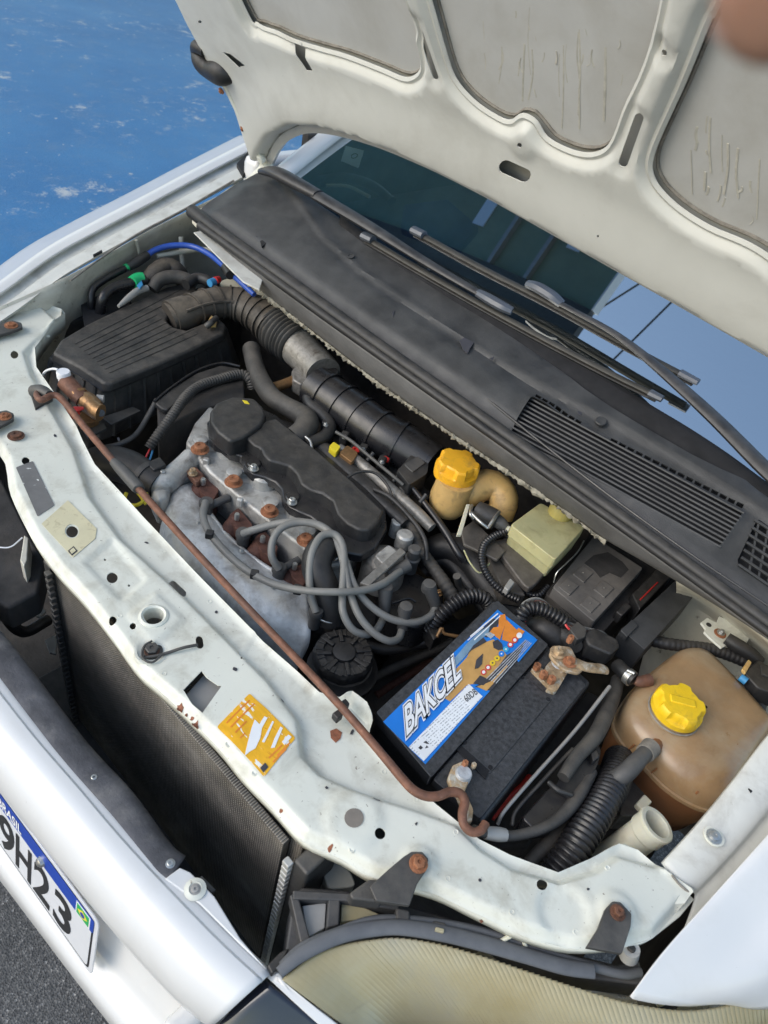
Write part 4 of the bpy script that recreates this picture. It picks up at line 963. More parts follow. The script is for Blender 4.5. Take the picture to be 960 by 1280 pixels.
# rubber seal along the front edge, thin moulding line behind it
tube('front_seal', 'rubber', cowl, [(*p, .862) for p in [(240, 264), (268, 286), (300, 309), (400, 380), (500, 451), (600, 521), (700, 592), (800, 663), (900, 735), (1010, 815)]], rp=8.5, n=14)
tube('front_seal', 'rubber', cowl, [(*p, .858) for p in [(250, 282), (300, 318), (400, 391), (500, 462), (600, 533), (700, 604), (800, 675), (900, 747), (1010, 827)]], rp=5.5, n=12)
tube('moulding', 'black_shiny', cowl, [(*p, .872) for p in [(520, 434), (600, 492), (680, 556), (760, 618), (860, 690), (960, 757), (1010, 790)]], rp=1.5, n=6)
# skirt below the seal
sk_t = [(262, 292), (300, 322), (400, 396), (500, 467), (600, 538), (700, 609), (800, 680), (900, 752), (1010, 832)]
sk_b = [(296, 328), (322, 358), (408, 426), (482, 483), (556, 534), (640, 590), (712, 640), (762, 676), (850, 718)]
grid('skirt', patch([[(a, b, .853) for a, b in sk_t], [((a + c) / 2 - 1, (b + d) / 2, .834) for (a, b), (c, d) in zip(sk_t, sk_b)], [(a, b, .812) for a, b in sk_b]], 4, 4), 'cowl_skirt', cowl, .002, 40)
prism('white_flange', 'wing_gutter', car, [(242, 290), (254, 288), (296, 322), (328, 350), (324, 362), (304, 352), (264, 312)], .843, .003, .001)
tube('bulkhead_lip', 'bay_white', car, [(842, 712, .828), (890, 742, .828), (960, 792, .828), (1020, 838, .828)], rp=4, n=8)
# ragged sound-deadening foam under the skirt
fp = cr([(*p, .808) for p in [(313, 355), (360, 391), (413, 431), (457, 466), (497, 496), (537, 523), (567, 544), (597, 564), (627, 584), (660, 607), (697, 631), (735, 659), (758, 677)]], 8); fp = resample(np.array([P(*q) for q in fp]), .004)
Tn, Au, Bu = frames(fp); th = np.linspace(0, 2 * np.pi, 10, endpoint=False); R = .0030 + .0034 * rng.random((len(fp), 10)); R *= (.5 + .9 * rng.random((len(fp), 1)))
Gf = fp[:, None] + R[..., None] * (np.cos(th)[None, :, None] * Au[:, None] + np.sin(th)[None, :, None] * Bu[:, None]); Gf += rng.normal(0, .0012, Gf.shape)
foam = grid('foam_strip', Gf, 'foam_dirty', car, 0, 60, wrap=True)
# wipers
def wiper(label, arm, armr, blade, clips, cap=None):
    base = np.array(arm[0]); t = thing('wiper', label, 'wiper', base, 'windscreen wipers')
    tube('arm', 'wiper_black', t, arm, rp=armr, flat=.55, n=12)
    if cap: tube('pivot_cap', 'wiper_black', t, cap[0], rp=cap[1], flat=.6, n=14)
    b = tube('blade', 'wiper_blade', t, blade, rp=5.4, flat=.6, n=10)
    tube('rubber_lip', 'rubber', b, [p - GN * .008 + np.array([0, -.003, 0]) for p in blade], rp=4.5, flat=.5, n=8)
    for c, r in clips: tube('clip', 'wiper_clip', t, c, rp=r, flat=.7, n=8, smooth=20)
    return t
wiper('wiper with pivot cap at the upper left, its blade nearer the scuttle', [G3(396, 244, .045), G3(460, 282, .045), G3(530, 326, .04), G3(598, 366, .035), G3(628, 382, .03)], [11, 10, 8, 6.5, 6],
      [G3(458, 298, .02), G3(540, 346, .02), G3(640, 402, .02), G3(740, 455, .02), G3(822, 496, .02)],
      [([G3(454, 294, .026), G3(466, 300, .026)], [7, 7]), ([G3(598, 366, .034), G3(612, 374, .036), G3(628, 383, .036), G3(640, 389, .032)], [7, 8.5, 8.5, 7]), ([G3(812, 491, .022), G3(828, 499, .022)], [7, 6])],
      ([G3(328, 214, .03), G3(345, 216, .05), G3(372, 230, .05), G3(398, 244, .048)], [7, 12, 12, 10]))
wiper('wiper with its wide arm reaching in from the right picture edge', [G3(1000, 625, .07), G3(955, 585, .065), G3(890, 520, .06), G3(822, 459, .055), G3(770, 418, .05), G3(720, 390, .045), G3(690, 374, .04)], [15, 14, 12, 9, 6, 5, 5],
      [G3(520, 290, .03), G3(600, 334, .03), G3(690, 380, .03), G3(790, 435, .03), G3(868, 476, .03)],
      [([G3(516, 287, .036), G3(530, 294, .036)], [7, 7]), ([G3(660, 355, .042), G3(672, 359, .046), G3(690, 370, .046), G3(702, 380, .04)], [7, 9, 9, 7]), ([G3(850, 466, .032), G3(873, 478, .032)], [7, 6])])

# ================================================================== what the windscreen mirrors: a canopy roof edge and two overhead cables
def mirror(px, py, z):
    q = np.array(G3(px, py)); d = ray(px, py); d /= np.linalg.norm(d); r = d - 2 * d.dot(GN) * GN
    return q + r * ((z - q[2]) / r[2])
canopy = thing('canopy_roof', 'canopy roof mirrored in the left of the windscreen', 'canopy', (-7, 3.5, 6))
box('roof_sheet', 'canopy_paint', canopy, (-7.0, 4.6, 6.10), 10.5, 6.8, .1, bevel=.01)
for k in range(2): box('purlin', 'thin_grey', canopy, (-2.6 - k * .5, 4.6, 6.0), .05, 6.8, .10, bevel=.005)
for k, x_ in enumerate((-3.55, -2.35)): box('skylight', 'print_white', canopy, (x_, 1.75 + .1 * k, 6.04), .16, .5, .02, bevel=.002)
box('edge_trim', 'print_white', canopy, (-1.74, 4.6, 6.04), .02, 6.8, .22, bevel=.005)
box('soffit', 'canopy_soffit', canopy, (-7.0, .1, 6.02), 10.5, 2.2, .16, bevel=.01)
for k, (a, b) in enumerate((((812, 365), (752, 400)), ((856, 396), (768, 484)))):
    A, Bq = mirror(*a, 6.5), mirror(*b, 6.5); d = (Bq - A) / np.linalg.norm(Bq - A)
    o = tube('overhead_cable', 'print_dark', None, [A - d * 4, A - d, A, Bq, Bq + d, Bq + d * 4], r=.012, n=8)
    tag(o, ('thin overhead cable mirrored higher up in the windscreen', 'overhead cable mirrored behind the blade tips in the windscreen')[k], 'cable')

# ================================================================== bonnet prop rod lying across the support
rod = thing('prop_rod', 'long rusty bonnet prop rod lying across the engine bay', 'prop rod', P(330, 790, .73))
rp_ = [(50, 487, .735), (46, 494, .740), (52, 500, .742), (66, 494, .742), (78, 500, .741), (105, 533, .738), (140, 574, .737), (175, 613, .737), (240, 685, .737), (310, 760, .737), (370, 823, .738), (425, 882, .740), (470, 934, .739),
       (500, 970, .738), (516, 987, .738), (532, 995, .738), (548, 995, .738), (562, 990, .737), (575, 992, .735), (581, 1002, .732), (578, 1017, .730), (580, 1031, .728), (590, 1040, .727), (601, 1038, .727), (607, 1029, .727)]
tube('rod', 'rust_rod', rod, rp_, rp=[4, 4, 4.2, 4.2, 4.2, 4.3, 4.4, 4.5, 4.6, 4.7, 5, 5.2, 5.5, 5.8, 6, 6, 6, 6, 6, 6, 6, 5.8, 5.8, 5.8, 5.6], n=12)
tube('sleeve', 'rubber_grey', rod, [(142, 577, .737), (152, 587, .737), (172, 609, .737), (174, 612, .737)], rp=[5.5, 7.5, 8, 6], n=14)
tube('foot', 'bracket_grey', rod, [(42, 489, .730), (52, 489, .738), (62, 494, .742)], rp=[8, 8, 6], n=12)
# gas valve with its white cap
gv = thing('gas_valve', 'brass valve with white cap and red lever beside the air filter box', 'valve', P(105, 520, .66))
va, vb = P(82, 478, .715), P(105, 503, .70)
tube('barrel', 'rust_rod', gv, [(82, 477, .716), (93, 489, .710), (104, 501, .704)], rp=[11, 11, 10], n=18)
tube('collar', 'brass', gv, [(97, 492, .708), (99, 495, .706)], rp=[12, 12], n=8)
tube('valve_body', 'brass', gv, [(102, 497, .702), (112, 505, .702), (120, 512, .70)], rp=[11, 13, 12], n=8)
tube('outlet', 'brass', gv, [(113, 506, .708), (121, 514, .706), (126, 516, .706)], rp=[10, 11, 11], n=20)
lathe('outlet_mouth', 'print_dark', gv, (126.5, 516.3, .7065), [(.006, 0), (.006, .001), (.003, .0012)], RX @ np.array([.5, .3, -.8]), 18)
tube('outlet_nipple', 'brass', gv, [(112, 520, .68), (113, 535, .65)], rp=[12, 10], n=12)
tube('lever', 'red_plastic', gv, [(86, 514, .706), (94, 512, .712), (104, 510, .712)], rp=[6, 6, 3], flat=.6, n=10)
tube('lever', 'red_plastic', gv, [(90, 520, .700), (97, 517, .708)], rp=[6, 5], flat=.6, n=10)
tube('side_screw', 'thin_grey', gv, [(121, 498, .705), (130, 499, .705)], rp=[5, 5], n=12)
lathe('cap', 'white_plastic', gv, (80, 472, .722), [(8 * .0012, -.010), (8 * .0012, .0), (9.5 * .0012, .001), (9.5 * .0012, .011), (8.4 * .0012, .013)], n=24)
tube('cap_tether', 'white_plastic', gv, [(72, 462, .735), (66, 461, .732), (57, 464, .72), (52, 472, .70)], rp=1.5, n=6)
prism('mount_plate', 'bracket_grey', gv, [(103, 536), (130, 528), (133, 535), (110, 546)], .665, .006, .001)
prism('mount_plate', 'bracket_grey', gv, [(128, 521), (166, 508), (176, 513), (140, 530)], .655, .004, .001)

# ================================================================== air filter box
ab = thing('air_filter_box', 'dusty black ribbed air filter box at the upper left of the bay', 'air filter', P(170, 440, .5))
lid = [(66, 440), (76, 424), (110, 404), (160, 380), (208, 358), (232, 353), (247, 362), (245, 372), (212, 390), (208, 400), (216, 408), (232, 412), (262, 400), (275, 398), (282, 405), (280, 416), (240, 436), (190, 458), (140, 478), (130, 478), (100, 458)]
prism('lid', 'airbox_plastic', ab, lid, .715, .02, .006, .03, seg=3)
Zt = .7165
L0, L1 = np.array([(88, 431), (134, 470)], float), np.array([(228, 358), (284, 404)], float)
for k in range(9):
    t = .04 + k * .115
    a = L0[0] * (1 - t) + L0[1] * t; b = L1[0] * (1 - t) + L1[1] * t
    e = 1.0 if k < 2 else (.80 if k > 6 else .70)
    a2 = a + (b - a) * .03; b2 = a + (b - a) * (e - .03)
    tube('lid_rib', 'airbox_plastic', ab, [(a2[0], a2[1], .7142), ((a2[0] + b2[0]) / 2, (a2[1] + b2[1]) / 2, .7146), (b2[0], b2[1], .7142)], r=.0021, n=8)
prism('body', 'airbox_side', ab, [(60, 446), (76, 430), (232, 360), (284, 408), (282, 420), (138, 482), (128, 484)], .694, .10, .006, .20)
bpoly = np.array([P(a, b, .694) for a, b in [(60, 446), (76, 430), (232, 360), (284, 408), (282, 420), (138, 482), (128, 484)]]); bc = bpoly.mean(0)
def side(t, i0, i1, k, z):
    q = bpoly[i0] * (1 - t) + bpoly[i1] * t; r = (q - bc) * (1 + .20 * k) + bc; r[2] = z; return r
for k in range(9):                                         # upright ribs on the visible sides
    t = (k + .4) / 9.2; tube('side_rib', 'airbox_side', ab, [side(t, 5, 4, .05, .689), side(t, 5, 4, .5, .644), side(t, 5, 4, .97, .597)], r=.0042, n=6)
for k in range(5):
    t = (k + .4) / 5; tube('side_rib', 'airbox_side', ab, [side(t, 0, 6, .05, .689), side(t, 0, 6, .5, .644), side(t, 0, 6, .97, .597)], r=.0042, n=6)
bolt('clip', 'steel', ab, 209, 381, .722, 4, .006)
tube('clip', 'bracket_grey', ab, [(270, 398, .722), (263, 404, .728), (258, 408, .722)], rp=4)
prism('clip_tab', 'ochre_neck', ab, [(258, 404), (264, 394), (272, 398), (270, 404)], .725, .01, .001)
# snorkel ahead and the flat black cover in front of the box
prism('lower_tray', 'grime_black', ab, [(46, 470), (70, 440), (130, 486), (150, 520), (110, 560), (80, 540)], .60, .1, .01)

cv = thing('engine_front_cover', 'flat grey cover plate between the air filter box and the engine', 'cover', P(250, 480, .6))
prism('plate', 'black_plastic', cv, [(193, 503), (210, 488), (245, 466), (276, 456), (300, 460), (306, 468), (270, 476), (240, 488), (210, 512), (203, 511)], .685, .012, .004, seg=3)
prism('side', 'grime_black', cv, [(196, 505), (206, 512), (240, 490), (275, 478), (306, 470), (306, 500), (250, 510), (215, 530), (198, 540)], .672, .10, .004)
tube('edge_trim', 'black_shiny', cv, [(193, 502, .686), (212, 486, .687), (245, 464, .687), (276, 454, .687), (300, 458, .686)], rp=1.8, n=8)
tg = thing('corrugated_hose', 'grey corrugated hose curving over the cover plate beside the engine', 'hose', P(230, 520, .62))
tube('hose', 'hose_dusty', tg, [(186, 560, .655), (200, 540, .675), (217, 517, .69), (232, 496, .697), (250, 482, .70), (275, 474, .70), (300, 468, .70), (312, 474, .695), (316, 486, .68)], rp=6.5, corr=(.0055, .0014), n=14)
tube('wire', 'print_red', tg, [(190, 556, .655), (186, 564, .65), (182, 572, .645)], rp=1.2, n=6)
tube('wire', 'blue_clip', tg, [(192, 556, .655), (190, 566, .65), (187, 575, .645)], rp=1.2, n=6)
tag(tube('vacuum_pipe', 'rubber_grey', None, [(128, 560, .64), (150, 555, .645), (170, 543, .65), (184, 522, .66), (196, 500, .675)], rp=3.4), 'thin grey pipe curving below the ribbed side of the air filter box', 'pipe')

# ================================================================== intake duct
du = thing('intake_duct', 'dusty ribbed intake elbow running from filter box to throttle body', 'duct', P(300, 400, .66))
dp = [(212, 397, .715), (232, 390, .722), (258, 381, .726), (288, 378, .727), (316, 386, .727), (338, 400, .724), (352, 412, .720)]
dr = [21, 21, 22, 23, 26, 29, 30]
tube('elbow', 'duct_plastic', du, dp, rp=dr, n=24, flat=.8)
w_ = cr([P(*p) for p in dp], 10)
for k in (14, 20, 25, 30, 35, 40, 45, 50, 55):
    a = w_[max(0, k - 1)]; b = w_[min(len(w_) - 1, k + 1)]; d = (b - a) / np.linalg.norm(b - a); rr = np.interp(k / 10, range(7), dr) * mpp(*dp[3]) * 1.09
    tube('rib', 'duct_plastic', du, [w_[k] - d * .0017, w_[k] + d * .0017], r=rr, n=24, flat=.8)
tube('seam', 'duct_plastic', du, [(a + 1, b - 1, z + .019) for a, b, z in dp[1:6]], rp=2, n=6)
tube('collar', 'duct_plastic', du, [(214, 397, .715), (224, 394, .717), (236, 389, .72)], rp=[24, 24.5, 23], n=24, flat=.85)
tube('bellows', 'hose_dusty', du, [(348, 409, .72), (356, 418, .718), (364, 425, .717), (374, 434, .716)], rp=[31, 31, 30, 28], n=28, corr=(.0098, .006))
cl_ = tube('clamp', 'steel', du, [(372, 432, .716), (376, 436, .716)], rp=[25, 25], n=24)
tube('clamp_screw', 'steel', cl_, [(382, 422, .74), (386, 428, .738)], rp=[4, 4], n=10)

# ================================================================== engine
en = thing('engine', 'engine with black cam cover, pale cylinder head and grey ignition cables', 'engine', P(380, 640, .3))
prism('block', 'grime_black', en, [(230, 560), (300, 500), (400, 540), (520, 640), (520, 720), (470, 780), (400, 790), (300, 730), (230, 650)], .60, .30, .01)
hd = prism('cylinder_head', 'aluminium', en, [(232, 552), (243, 528), (262, 506), (300, 530), (390, 610), (455, 672), (440, 700), (400, 712), (386, 690), (340, 655), (300, 622), (262, 590)], .672, .12, .006, seg=3)
for k in range(4):                                          # spark-plug wells and ribs of the head
    a, b = 262 + k * 44, 568 + k * 38
    lathe('plug_well', 'aluminium', hd, (a + 24, b - 2, .672), [(.022, 0), (.021, .018), (.017, .022), (.0, .022)], n=24, cap=False)
    prism('port_flange', 'aluminium', hd, rrect([(a - 14, b + 6), (a + 4, b - 6), (a + 24, b + 14), (a + 6, b + 28)], 5), .662, .03, .004)
for a, b in ((250, 562), (292, 603), (337, 640), (382, 676)):
    bolt('head_bolt', 'rusty', hd, a, b, .684, 11.5, .010, hexm=12)
    lathe('bolt_boss', 'aluminium', hd, (a, b, .660), [(.0135, 0), (.0130, .024), (.011, .025)], n=24)
for a, b, s in ((305, 592, 1), (311, 585, 1.1), (258, 578, 1), (300, 628, .9)):
    box('casting_lug', 'aluminium', hd, P(a, b, .672), .012 * s, .010 * s, .018, .6, bevel=.003)
# camshaft cover
cc = prism('cam_cover_flange', 'black_shiny', en, [(259, 527), (262, 545), (268, 555), (276, 557), (287, 566), (302, 570), (306, 583), (315, 592), (330, 596), (344, 602), (352, 611), (354, 624), (362, 634), (375, 640), (388, 645), (400, 655), (412, 672), (430, 690), (452, 694), (470, 684),
         (484, 660), (482, 634), (445, 596), (395, 556), (345, 518), (300, 498), (275, 508)], .700, .018, .004, seg=3)
cover = prism('cam_cover', 'black_plastic', en, [(306, 546), (318, 556), (326, 560), (330, 568), (336, 575), (348, 578), (362, 582), (371, 592), (376, 604), (388, 612), (403, 616), (416, 626), (422, 642), (434, 654), (450, 662), (462, 662), (473, 652),
         (480, 638), (440, 600), (396, 562), (345, 522), (330, 526)], .724, .028, .005, .02, seg=3)
prism('oil_cap_cover', 'black_plastic', en, [(263, 513), (270, 503), (290, 495), (318, 497), (329, 508), (333, 518), (327, 531), (304, 547), (288, 551), (272, 540), (263, 527)], .731, .034, .006, .03, seg=3)
prism('cover_mark', 'yellow_tag', cover, [(303, 500), (309, 501), (312, 505), (306, 504)], .7318, .001, .0002)
prism('paint_mark', 'green_tape', cover, [(393, 595), (396, 594), (399, 607), (395, 608)], .7225, .0008, .0002)
prism('paint_mark', 'green_tape', cover, [(386, 600), (402, 599), (402, 601), (386, 602)], .7225, .0008, .0002)
tube('cover_groove', 'black_shiny', cover, [(334, 531, .7225), (395, 577, .7225), (440, 615, .7225), (474, 648, .7225)], rp=1.1, n=6)
prism('cover_notch', 'void_black', cover, [(440, 648), (447, 645), (448, 653), (443, 653)], .7226, .001, .0002)
for a, b in ((271, 546), (317, 586), (365, 628)):
    lathe('bolt_boss', 'black_shiny', cc, (a, b, .690), [(.0115, 0), (.0115, .012), (.010, .0135)], n=20)
    bolt('cover_bolt', 'zinc_bolt', cc, a, b, .7035, 6.5, .008)
# alternator-side outlet, coolant elbow
th_ = prism('thermostat_housing', 'aluminium', en, [(186, 604), (196, 590), (212, 588), (225, 570), (243, 562), (250, 580), (236, 596), (215, 604), (210, 622), (196, 626)], .655, .06, .010, seg=3)
tube('outlet', 'aluminium', th_, [(192, 598, .65), (205, 604, .652), (222, 590, .655), (240, 572, .66)], rp=[18, 17, 14, 13], n=20)
bolt('bolt', 'zinc_bolt', th_, 204, 592, .672, 5, .006)
prism('sensor', 'black_plastic', th_, [(182, 578), (200, 570), (208, 580), (192, 588)], .68, .03, .003)
tube('coolant_hose', 'rubber', en, [(100, 590, .62), (130, 578, .645), (160, 584, .65), (185, 598, .652), (198, 606, .65)], rp=[20, 22, 22, 20, 19], n=20)
tube('hose_band', 'bracket_grey', en, [(180, 595, .652), (186, 599, .652)], rp=[21.5, 21.5], n=20)
tube('dipstick_ring', 'yellow_tag', en, [(158, 616, .66), (156, 624, .655), (163, 631, .655), (172, 631, .66), (180, 625, .665), (183, 616, .67)], rp=2.4, n=8)
tube('dipstick_ring', 'yellow_tag', en, [(170, 612, .67), (178, 622, .665), (183, 630, .66)], rp=3, n=8)
# exhaust heat shield
sh = [[(246, 601, .632), (258, 634, .634), (283, 668, .634), (312, 694, .634), (345, 716, .634), (384, 734, .628)],
      [(232, 606, .644), (246, 640, .648), (272, 674, .648), (304, 702, .648), (340, 728, .647), (386, 752, .636)],
      [(214, 620, .640), (230, 655, .646), (258, 690, .648), (294, 722, .648), (334, 752, .646), (388, 780, .628)],
      [(204, 648, .615), (216, 680, .626), (242, 712, .63), (280, 746, .63), (322, 778, .628), (386, 806, .606)],
      [(200, 676, .57), (208, 706, .58), (232, 738, .585), (270, 775, .585), (314, 806, .585), (372, 836, .57)],
      [(206, 720, .50), (214, 745, .50), (236, 778, .50), (274, 812, .50), (318, 842, .50), (370, 866, .50)]]
Gs = patch(sh, 9, 9); Gs = Gs + np.stack([np.zeros(Gs.shape[:2]), np.zeros(Gs.shape[:2]), .0016 * np.sin(Gs[..., 0] * 70) * np.sin(Gs[..., 1] * 90) + rng.normal(0, .00025, Gs.shape[:2])], 2)
shield = grid('heat_shield', Gs, 'heat_shield', en, .0012, 60)
for a, b in ((248, 655), (302, 689), (342, 735)): bolt('shield_bolt', 'zinc_bolt', shield, a, b, .648, 3.5, .004)
tube('edge_bead', 'heat_shield', shield, [(a, b, z + .001) for a, b, z in sh[0]], rp=3, n=8)
for (a, b) in ((258, 606), (300, 650), (332, 678), (372, 712)):     # rusty manifold flanges below the head
    prism('manifold_flange', 'rust_dark', en, rrect([(a - 14, b - 6), (a - 2, b - 16), (a + 16, b + 6), (a + 8, b + 20), (a - 6, b + 10)], 3), .652, .05, .004)
    bolt('stud_nut', 'zinc_bolt', en, a - 4, b - 1, .655, 5, .012, washer=False)
    tube('manifold_runner', 'rust_dark', en, [(a - 2, b + 2, .64), (a - 14, b + 18, .625), (a - 24, b + 34, .60)], rp=[13, 13, 12], n=14)
bolt('stud_nut', 'corroded', en, 241, 592, .666, 6, .010)
prism('manifold_ear', 'rust_rod', en, rrect([(232, 588), (244, 582), (256, 594), (246, 604)], 4), .664, .012, .003)
# ignition: plug boots, cables, distributor
def boot(a, b, z, rp=9.5, dz=.012):
    s = mpp(a, b, z); return lathe('plug_boot', 'rubber_grey', en, (a, b, z), [(rp * s * .8, -.03), (rp * s * .85, -.004), (rp * s, -.002), (rp * s, .004), (rp * s * .85, dz * .6), (rp * s * .3, dz * .65)], n=24)
for a, b in ((258, 630), (304, 668), (349, 712), (395, 766)): boot(a, b, .656)
for a, b, c, d in ((262, 632, 286, 622), (310, 666, 330, 660), (355, 710, 374, 700)):
    tube('plug_stem', 'rubber_grey', en, [(a, b, .652), (c, d, .655)], rp=[5, 5.5], n=12)
cab = {
 'A': [(257, 628, .664), (254, 646, .668), (262, 666, .668), (284, 692, .668), (312, 715, .672), (345, 731, .684), (380, 738, .704), (420, 740, .714), (452, 738, .708), (478, 730, .700), (500, 714, .690)],
 'B': [(304, 667, 0.664), (318, 662, 0.681), (345, 655, 0.697), (375, 652, 0.710), (404, 660, 0.714), (422, 680, 0.714), (430, 706, 0.710), (436, 736, 0.701), (448, 768, 0.688), (466, 790, 0.674), (485, 801, 0.663), (498, 798, 0.654), (503, 784, 0.650)],
 'C': [(349, 711, 0.664), (340, 696, 0.681), (341, 676, 0.697), (352, 660, 0.709), (374, 653, 0.714), (400, 657, 0.716), (420, 674, 0.714), (432, 702, 0.708), (444, 734, 0.698), (464, 758, 0.685), (490, 774, 0.672), (518, 778, 0.664), (538, 770, 0.658), (545, 758, 0.656)],
 'D': [(395, 765, 0.664), (388, 742, 0.683), (387, 712, 0.704), (391, 688, 0.718), (402, 670, 0.724), (418, 668, 0.724), (428, 682, 0.718), (430, 708, 0.710), (428, 742, 0.700), (429, 766, 0.689), (440, 786, 0.674), (456, 793, 0.664), (470, 788, 0.658), (480, 772, 0.654)]}
for k, c_ in cab.items(): tube('ignition_cable', 'cable_grey', en, c_, rp=4.9, n=10)
dc = prism('distributor_cap', 'black_shiny', en, rrect([(474, 738), (492, 722), (516, 712), (540, 726), (556, 746), (550, 768), (524, 786), (494, 778), (478, 760)], 8), .640, .05, .006, .05, seg=3)
def tower(top, foot, zt, zf):
    tube('tower_boot', 'rubber_grey', dc, [(*foot, zf), ((foot[0] + top[0]) / 2, (foot[1] + top[1]) / 2, (zf + zt) / 2), (*top, zt)], rp=[7, 8, 9.5], n=16)
    lathe('boot_head', 'rubber_grey', dc, (*top, zt), [(.010, -.010), (.0108, .0), (.0095, .005), (.004, .006)], n=20)
tower((482, 736), (480, 770), .690, .656); tower((507, 760), (503, 786), .682, .650); tower((536, 732), (545, 758), .688, .656)
tube('tower_boot', 'rubber_grey', dc, [(484, 720, .684), (496, 714, .686), (510, 706, .690)], rp=[6.5, 8, 8.5], n=16)
lathe('centre_tower', 'rubber_grey', dc, (511, 712, .650), [(.012, 0), (.0115, .02), (.0125, .022), (.0125, .028), (.010, .030), (.010, .040), (.0108, .046), (.008, .050)], n=24)
bolt('cap_screw', 'brass', dc, 548, 742, .652, 5, .006)
tube('cap_rib', 'black_shiny', dc, [(490, 754, .648), (510, 748, .650), (520, 752, .648)], rp=2); tube('cap_rib', 'black_shiny', dc, [(532, 706, .652), (556, 735, .652)], rp=4)
# pump dome and bracket beside the distributor
lathe('cam_end_cap', 'alu_dirty', en, (480, 704, .665), [(.036, -.04), (.034, .0), (.030, .012), (.022, .020), (.010, .023), (.0, .0235)], (-.15, .15, 1), 32)
prism('lifting_bracket', 'alu_dirty', en, [(450, 728), (456, 722), (500, 684), (508, 690), (470, 724), (462, 732)], .705, .006, .0015)
prism('end_lug', 'aluminium', en, rrect([(468, 694), (486, 680), (498, 690), (480, 706)], 4), .697, .02, .004)
lathe('bolt_post', 'aluminium', en, (493, 668, .66), [(.0105, 0), (.0105, .03), (.009, .032), (.004, .032), (.004, .028)], n=20)
lathe('bolt_post', 'aluminium', en, (503, 682, .668), [(.014, 0), (.014, .024), (.011, .027), (.004, .027)], n=20)
# coolant elbow at the head
el = tube('coolant_elbow', 'rubber', en, [(420, 686, .690), (408, 684, .698), (398, 694, .700), (396, 712, .692), (406, 734, .676), (411, 756, .655), (413, 776, .63)], rp=[15, 18, 19, 19, 18, 18, 18], n=20)
tube('hose_clamp', 'steel', el, [(421, 678, .692), (426, 686, .690), (424, 696, .688), (418, 700, .69)], rp=1.8, n=8)
tube('hose_clamp', 'steel', el, [(392, 769, .646), (402, 775, .645), (414, 778, .645), (426, 774, .643)], rp=2.0, n=8)
tube('lower_pipe', 'grime_black', en, [(413, 776, .63), (416, 800, .58), (418, 820, .54)], rp=12)
# intake plenum with its raised bands
pl = [(394, 484, .715), (420, 502, .715), (450, 524, .712), (480, 545, .710), (510, 562, .706), (540, 582, .70)]
tube('intake_plenum', 'black_shiny', en, pl, rp=[27, 28, 29, 29, 29, 27], n=26)
w_ = cr([P(*p) for p in pl], 10)
for k in (6, 13, 20, 28, 36):
    d = (w_[k + 1] - w_[k - 1]); d /= np.linalg.norm(d); tube('plenum_band', 'black_shiny', en, [w_[k] - d * .0026, w_[k] + d * .0026], r=30.6 * mpp(*pl[2]), n=26)
prism('plenum_flange', 'black_shiny', en, rrect([(385, 478), (405, 452), (424, 462), (418, 478), (398, 494)], 4), .728, .06, .003)
tb = tube('throttle_body', 'alu_dirty', en, [(374, 436, .716), (384, 446, .716), (398, 460, .716), (404, 468, .716)], rp=[24, 23, 23, 23], n=24)
prism('throttle_bracket', 'alu_dirty', tb, [(365, 462), (376, 452), (390, 462), (392, 478), (376, 480), (366, 474)], .705, .03, .004)
tube('vacuum_nipple', 'brass', tb, [(342, 485, .69), (356, 480, .69), (372, 473, .692), (386, 464, .695)], rp=[7, 6.5, 6.5, 7], n=12)
lathe('nipple_clamp', 'steel', tb, (344, 484, .69), [(.0085, -.003), (.009, -.003), (.009, .003), (.0085, .003)], P(356, 480, .69) - P(342, 485, .69), 20)
# injector rail
fr = tube('fuel_rail', 'alu_dirty', en, [(424, 560, .70), (445, 575, .70), (480, 605, .698), (520, 640, .695), (540, 660, .69)], rp=[6, 7, 8, 8, 7], n=14)
tube('rail_cover', 'black_plastic', en, [(402, 558, .695), (430, 582, .695), (462, 612, .693), (508, 654, .69)], rp=[10, 11, 11, 10], flat=.7, n=12)
prism('rail_cap', 'yellow_tag', fr, rrect([(411, 558), (417, 552), (426, 558), (420, 566)], 2), .715, .014, .002)
for a, b in ((445, 563), (481, 575)):
    lathe('injector', 'black_shiny', fr, (a, b, .70), [(.011, -.02), (.011, .004), (.009, .006)], n=20)
    lathe('injector_ring', 'red_plastic', fr, (a, b, .706), [(.0075, 0), (.0075, .003), (.0045, .0032), (.004, .001)], n=20)
prism('regulator', 'brass', fr, rrect([(424, 566), (434, 556), (448, 566), (440, 578)], 3), .712, .02, .003)
for k in range(4):
    a, b = 420 + k * 33, 548 + k * 26
    prism('runner', 'black_plastic', en, rrect([(a - 14, b - 10), (a + 6, b - 22), (a + 22, b - 8), (a + 2, b + 12)], 4), .68, .08, .006)
    tube('bracket_strut', 'black_plastic', en, [(a + 6, b + 2, .70), (a + 14, b - 8, .712)], rp=3, n=8)
plug_ = prism('sensor_plug', 'black_plastic', en, rrect([(497, 588), (516, 566), (536, 580), (534, 592), (512, 606)], 3), .725, .03, .003)
prism('plug_face', 'rubber_grey', plug_, rrect([(505, 580), (522, 570), (532, 578), (516, 590)], 2), .727, .004, .001)
for k, m_ in enumerate(('print_red', 'cable_grey', 'green_tape', 'print_white')):
    tube('wire', m_, plug_, [(500 + k * 4, 590 + k, .70), (498 + k * 3, 600, .70), (501 + k * 1.5, 612, .70)], rp=1.2, n=6)

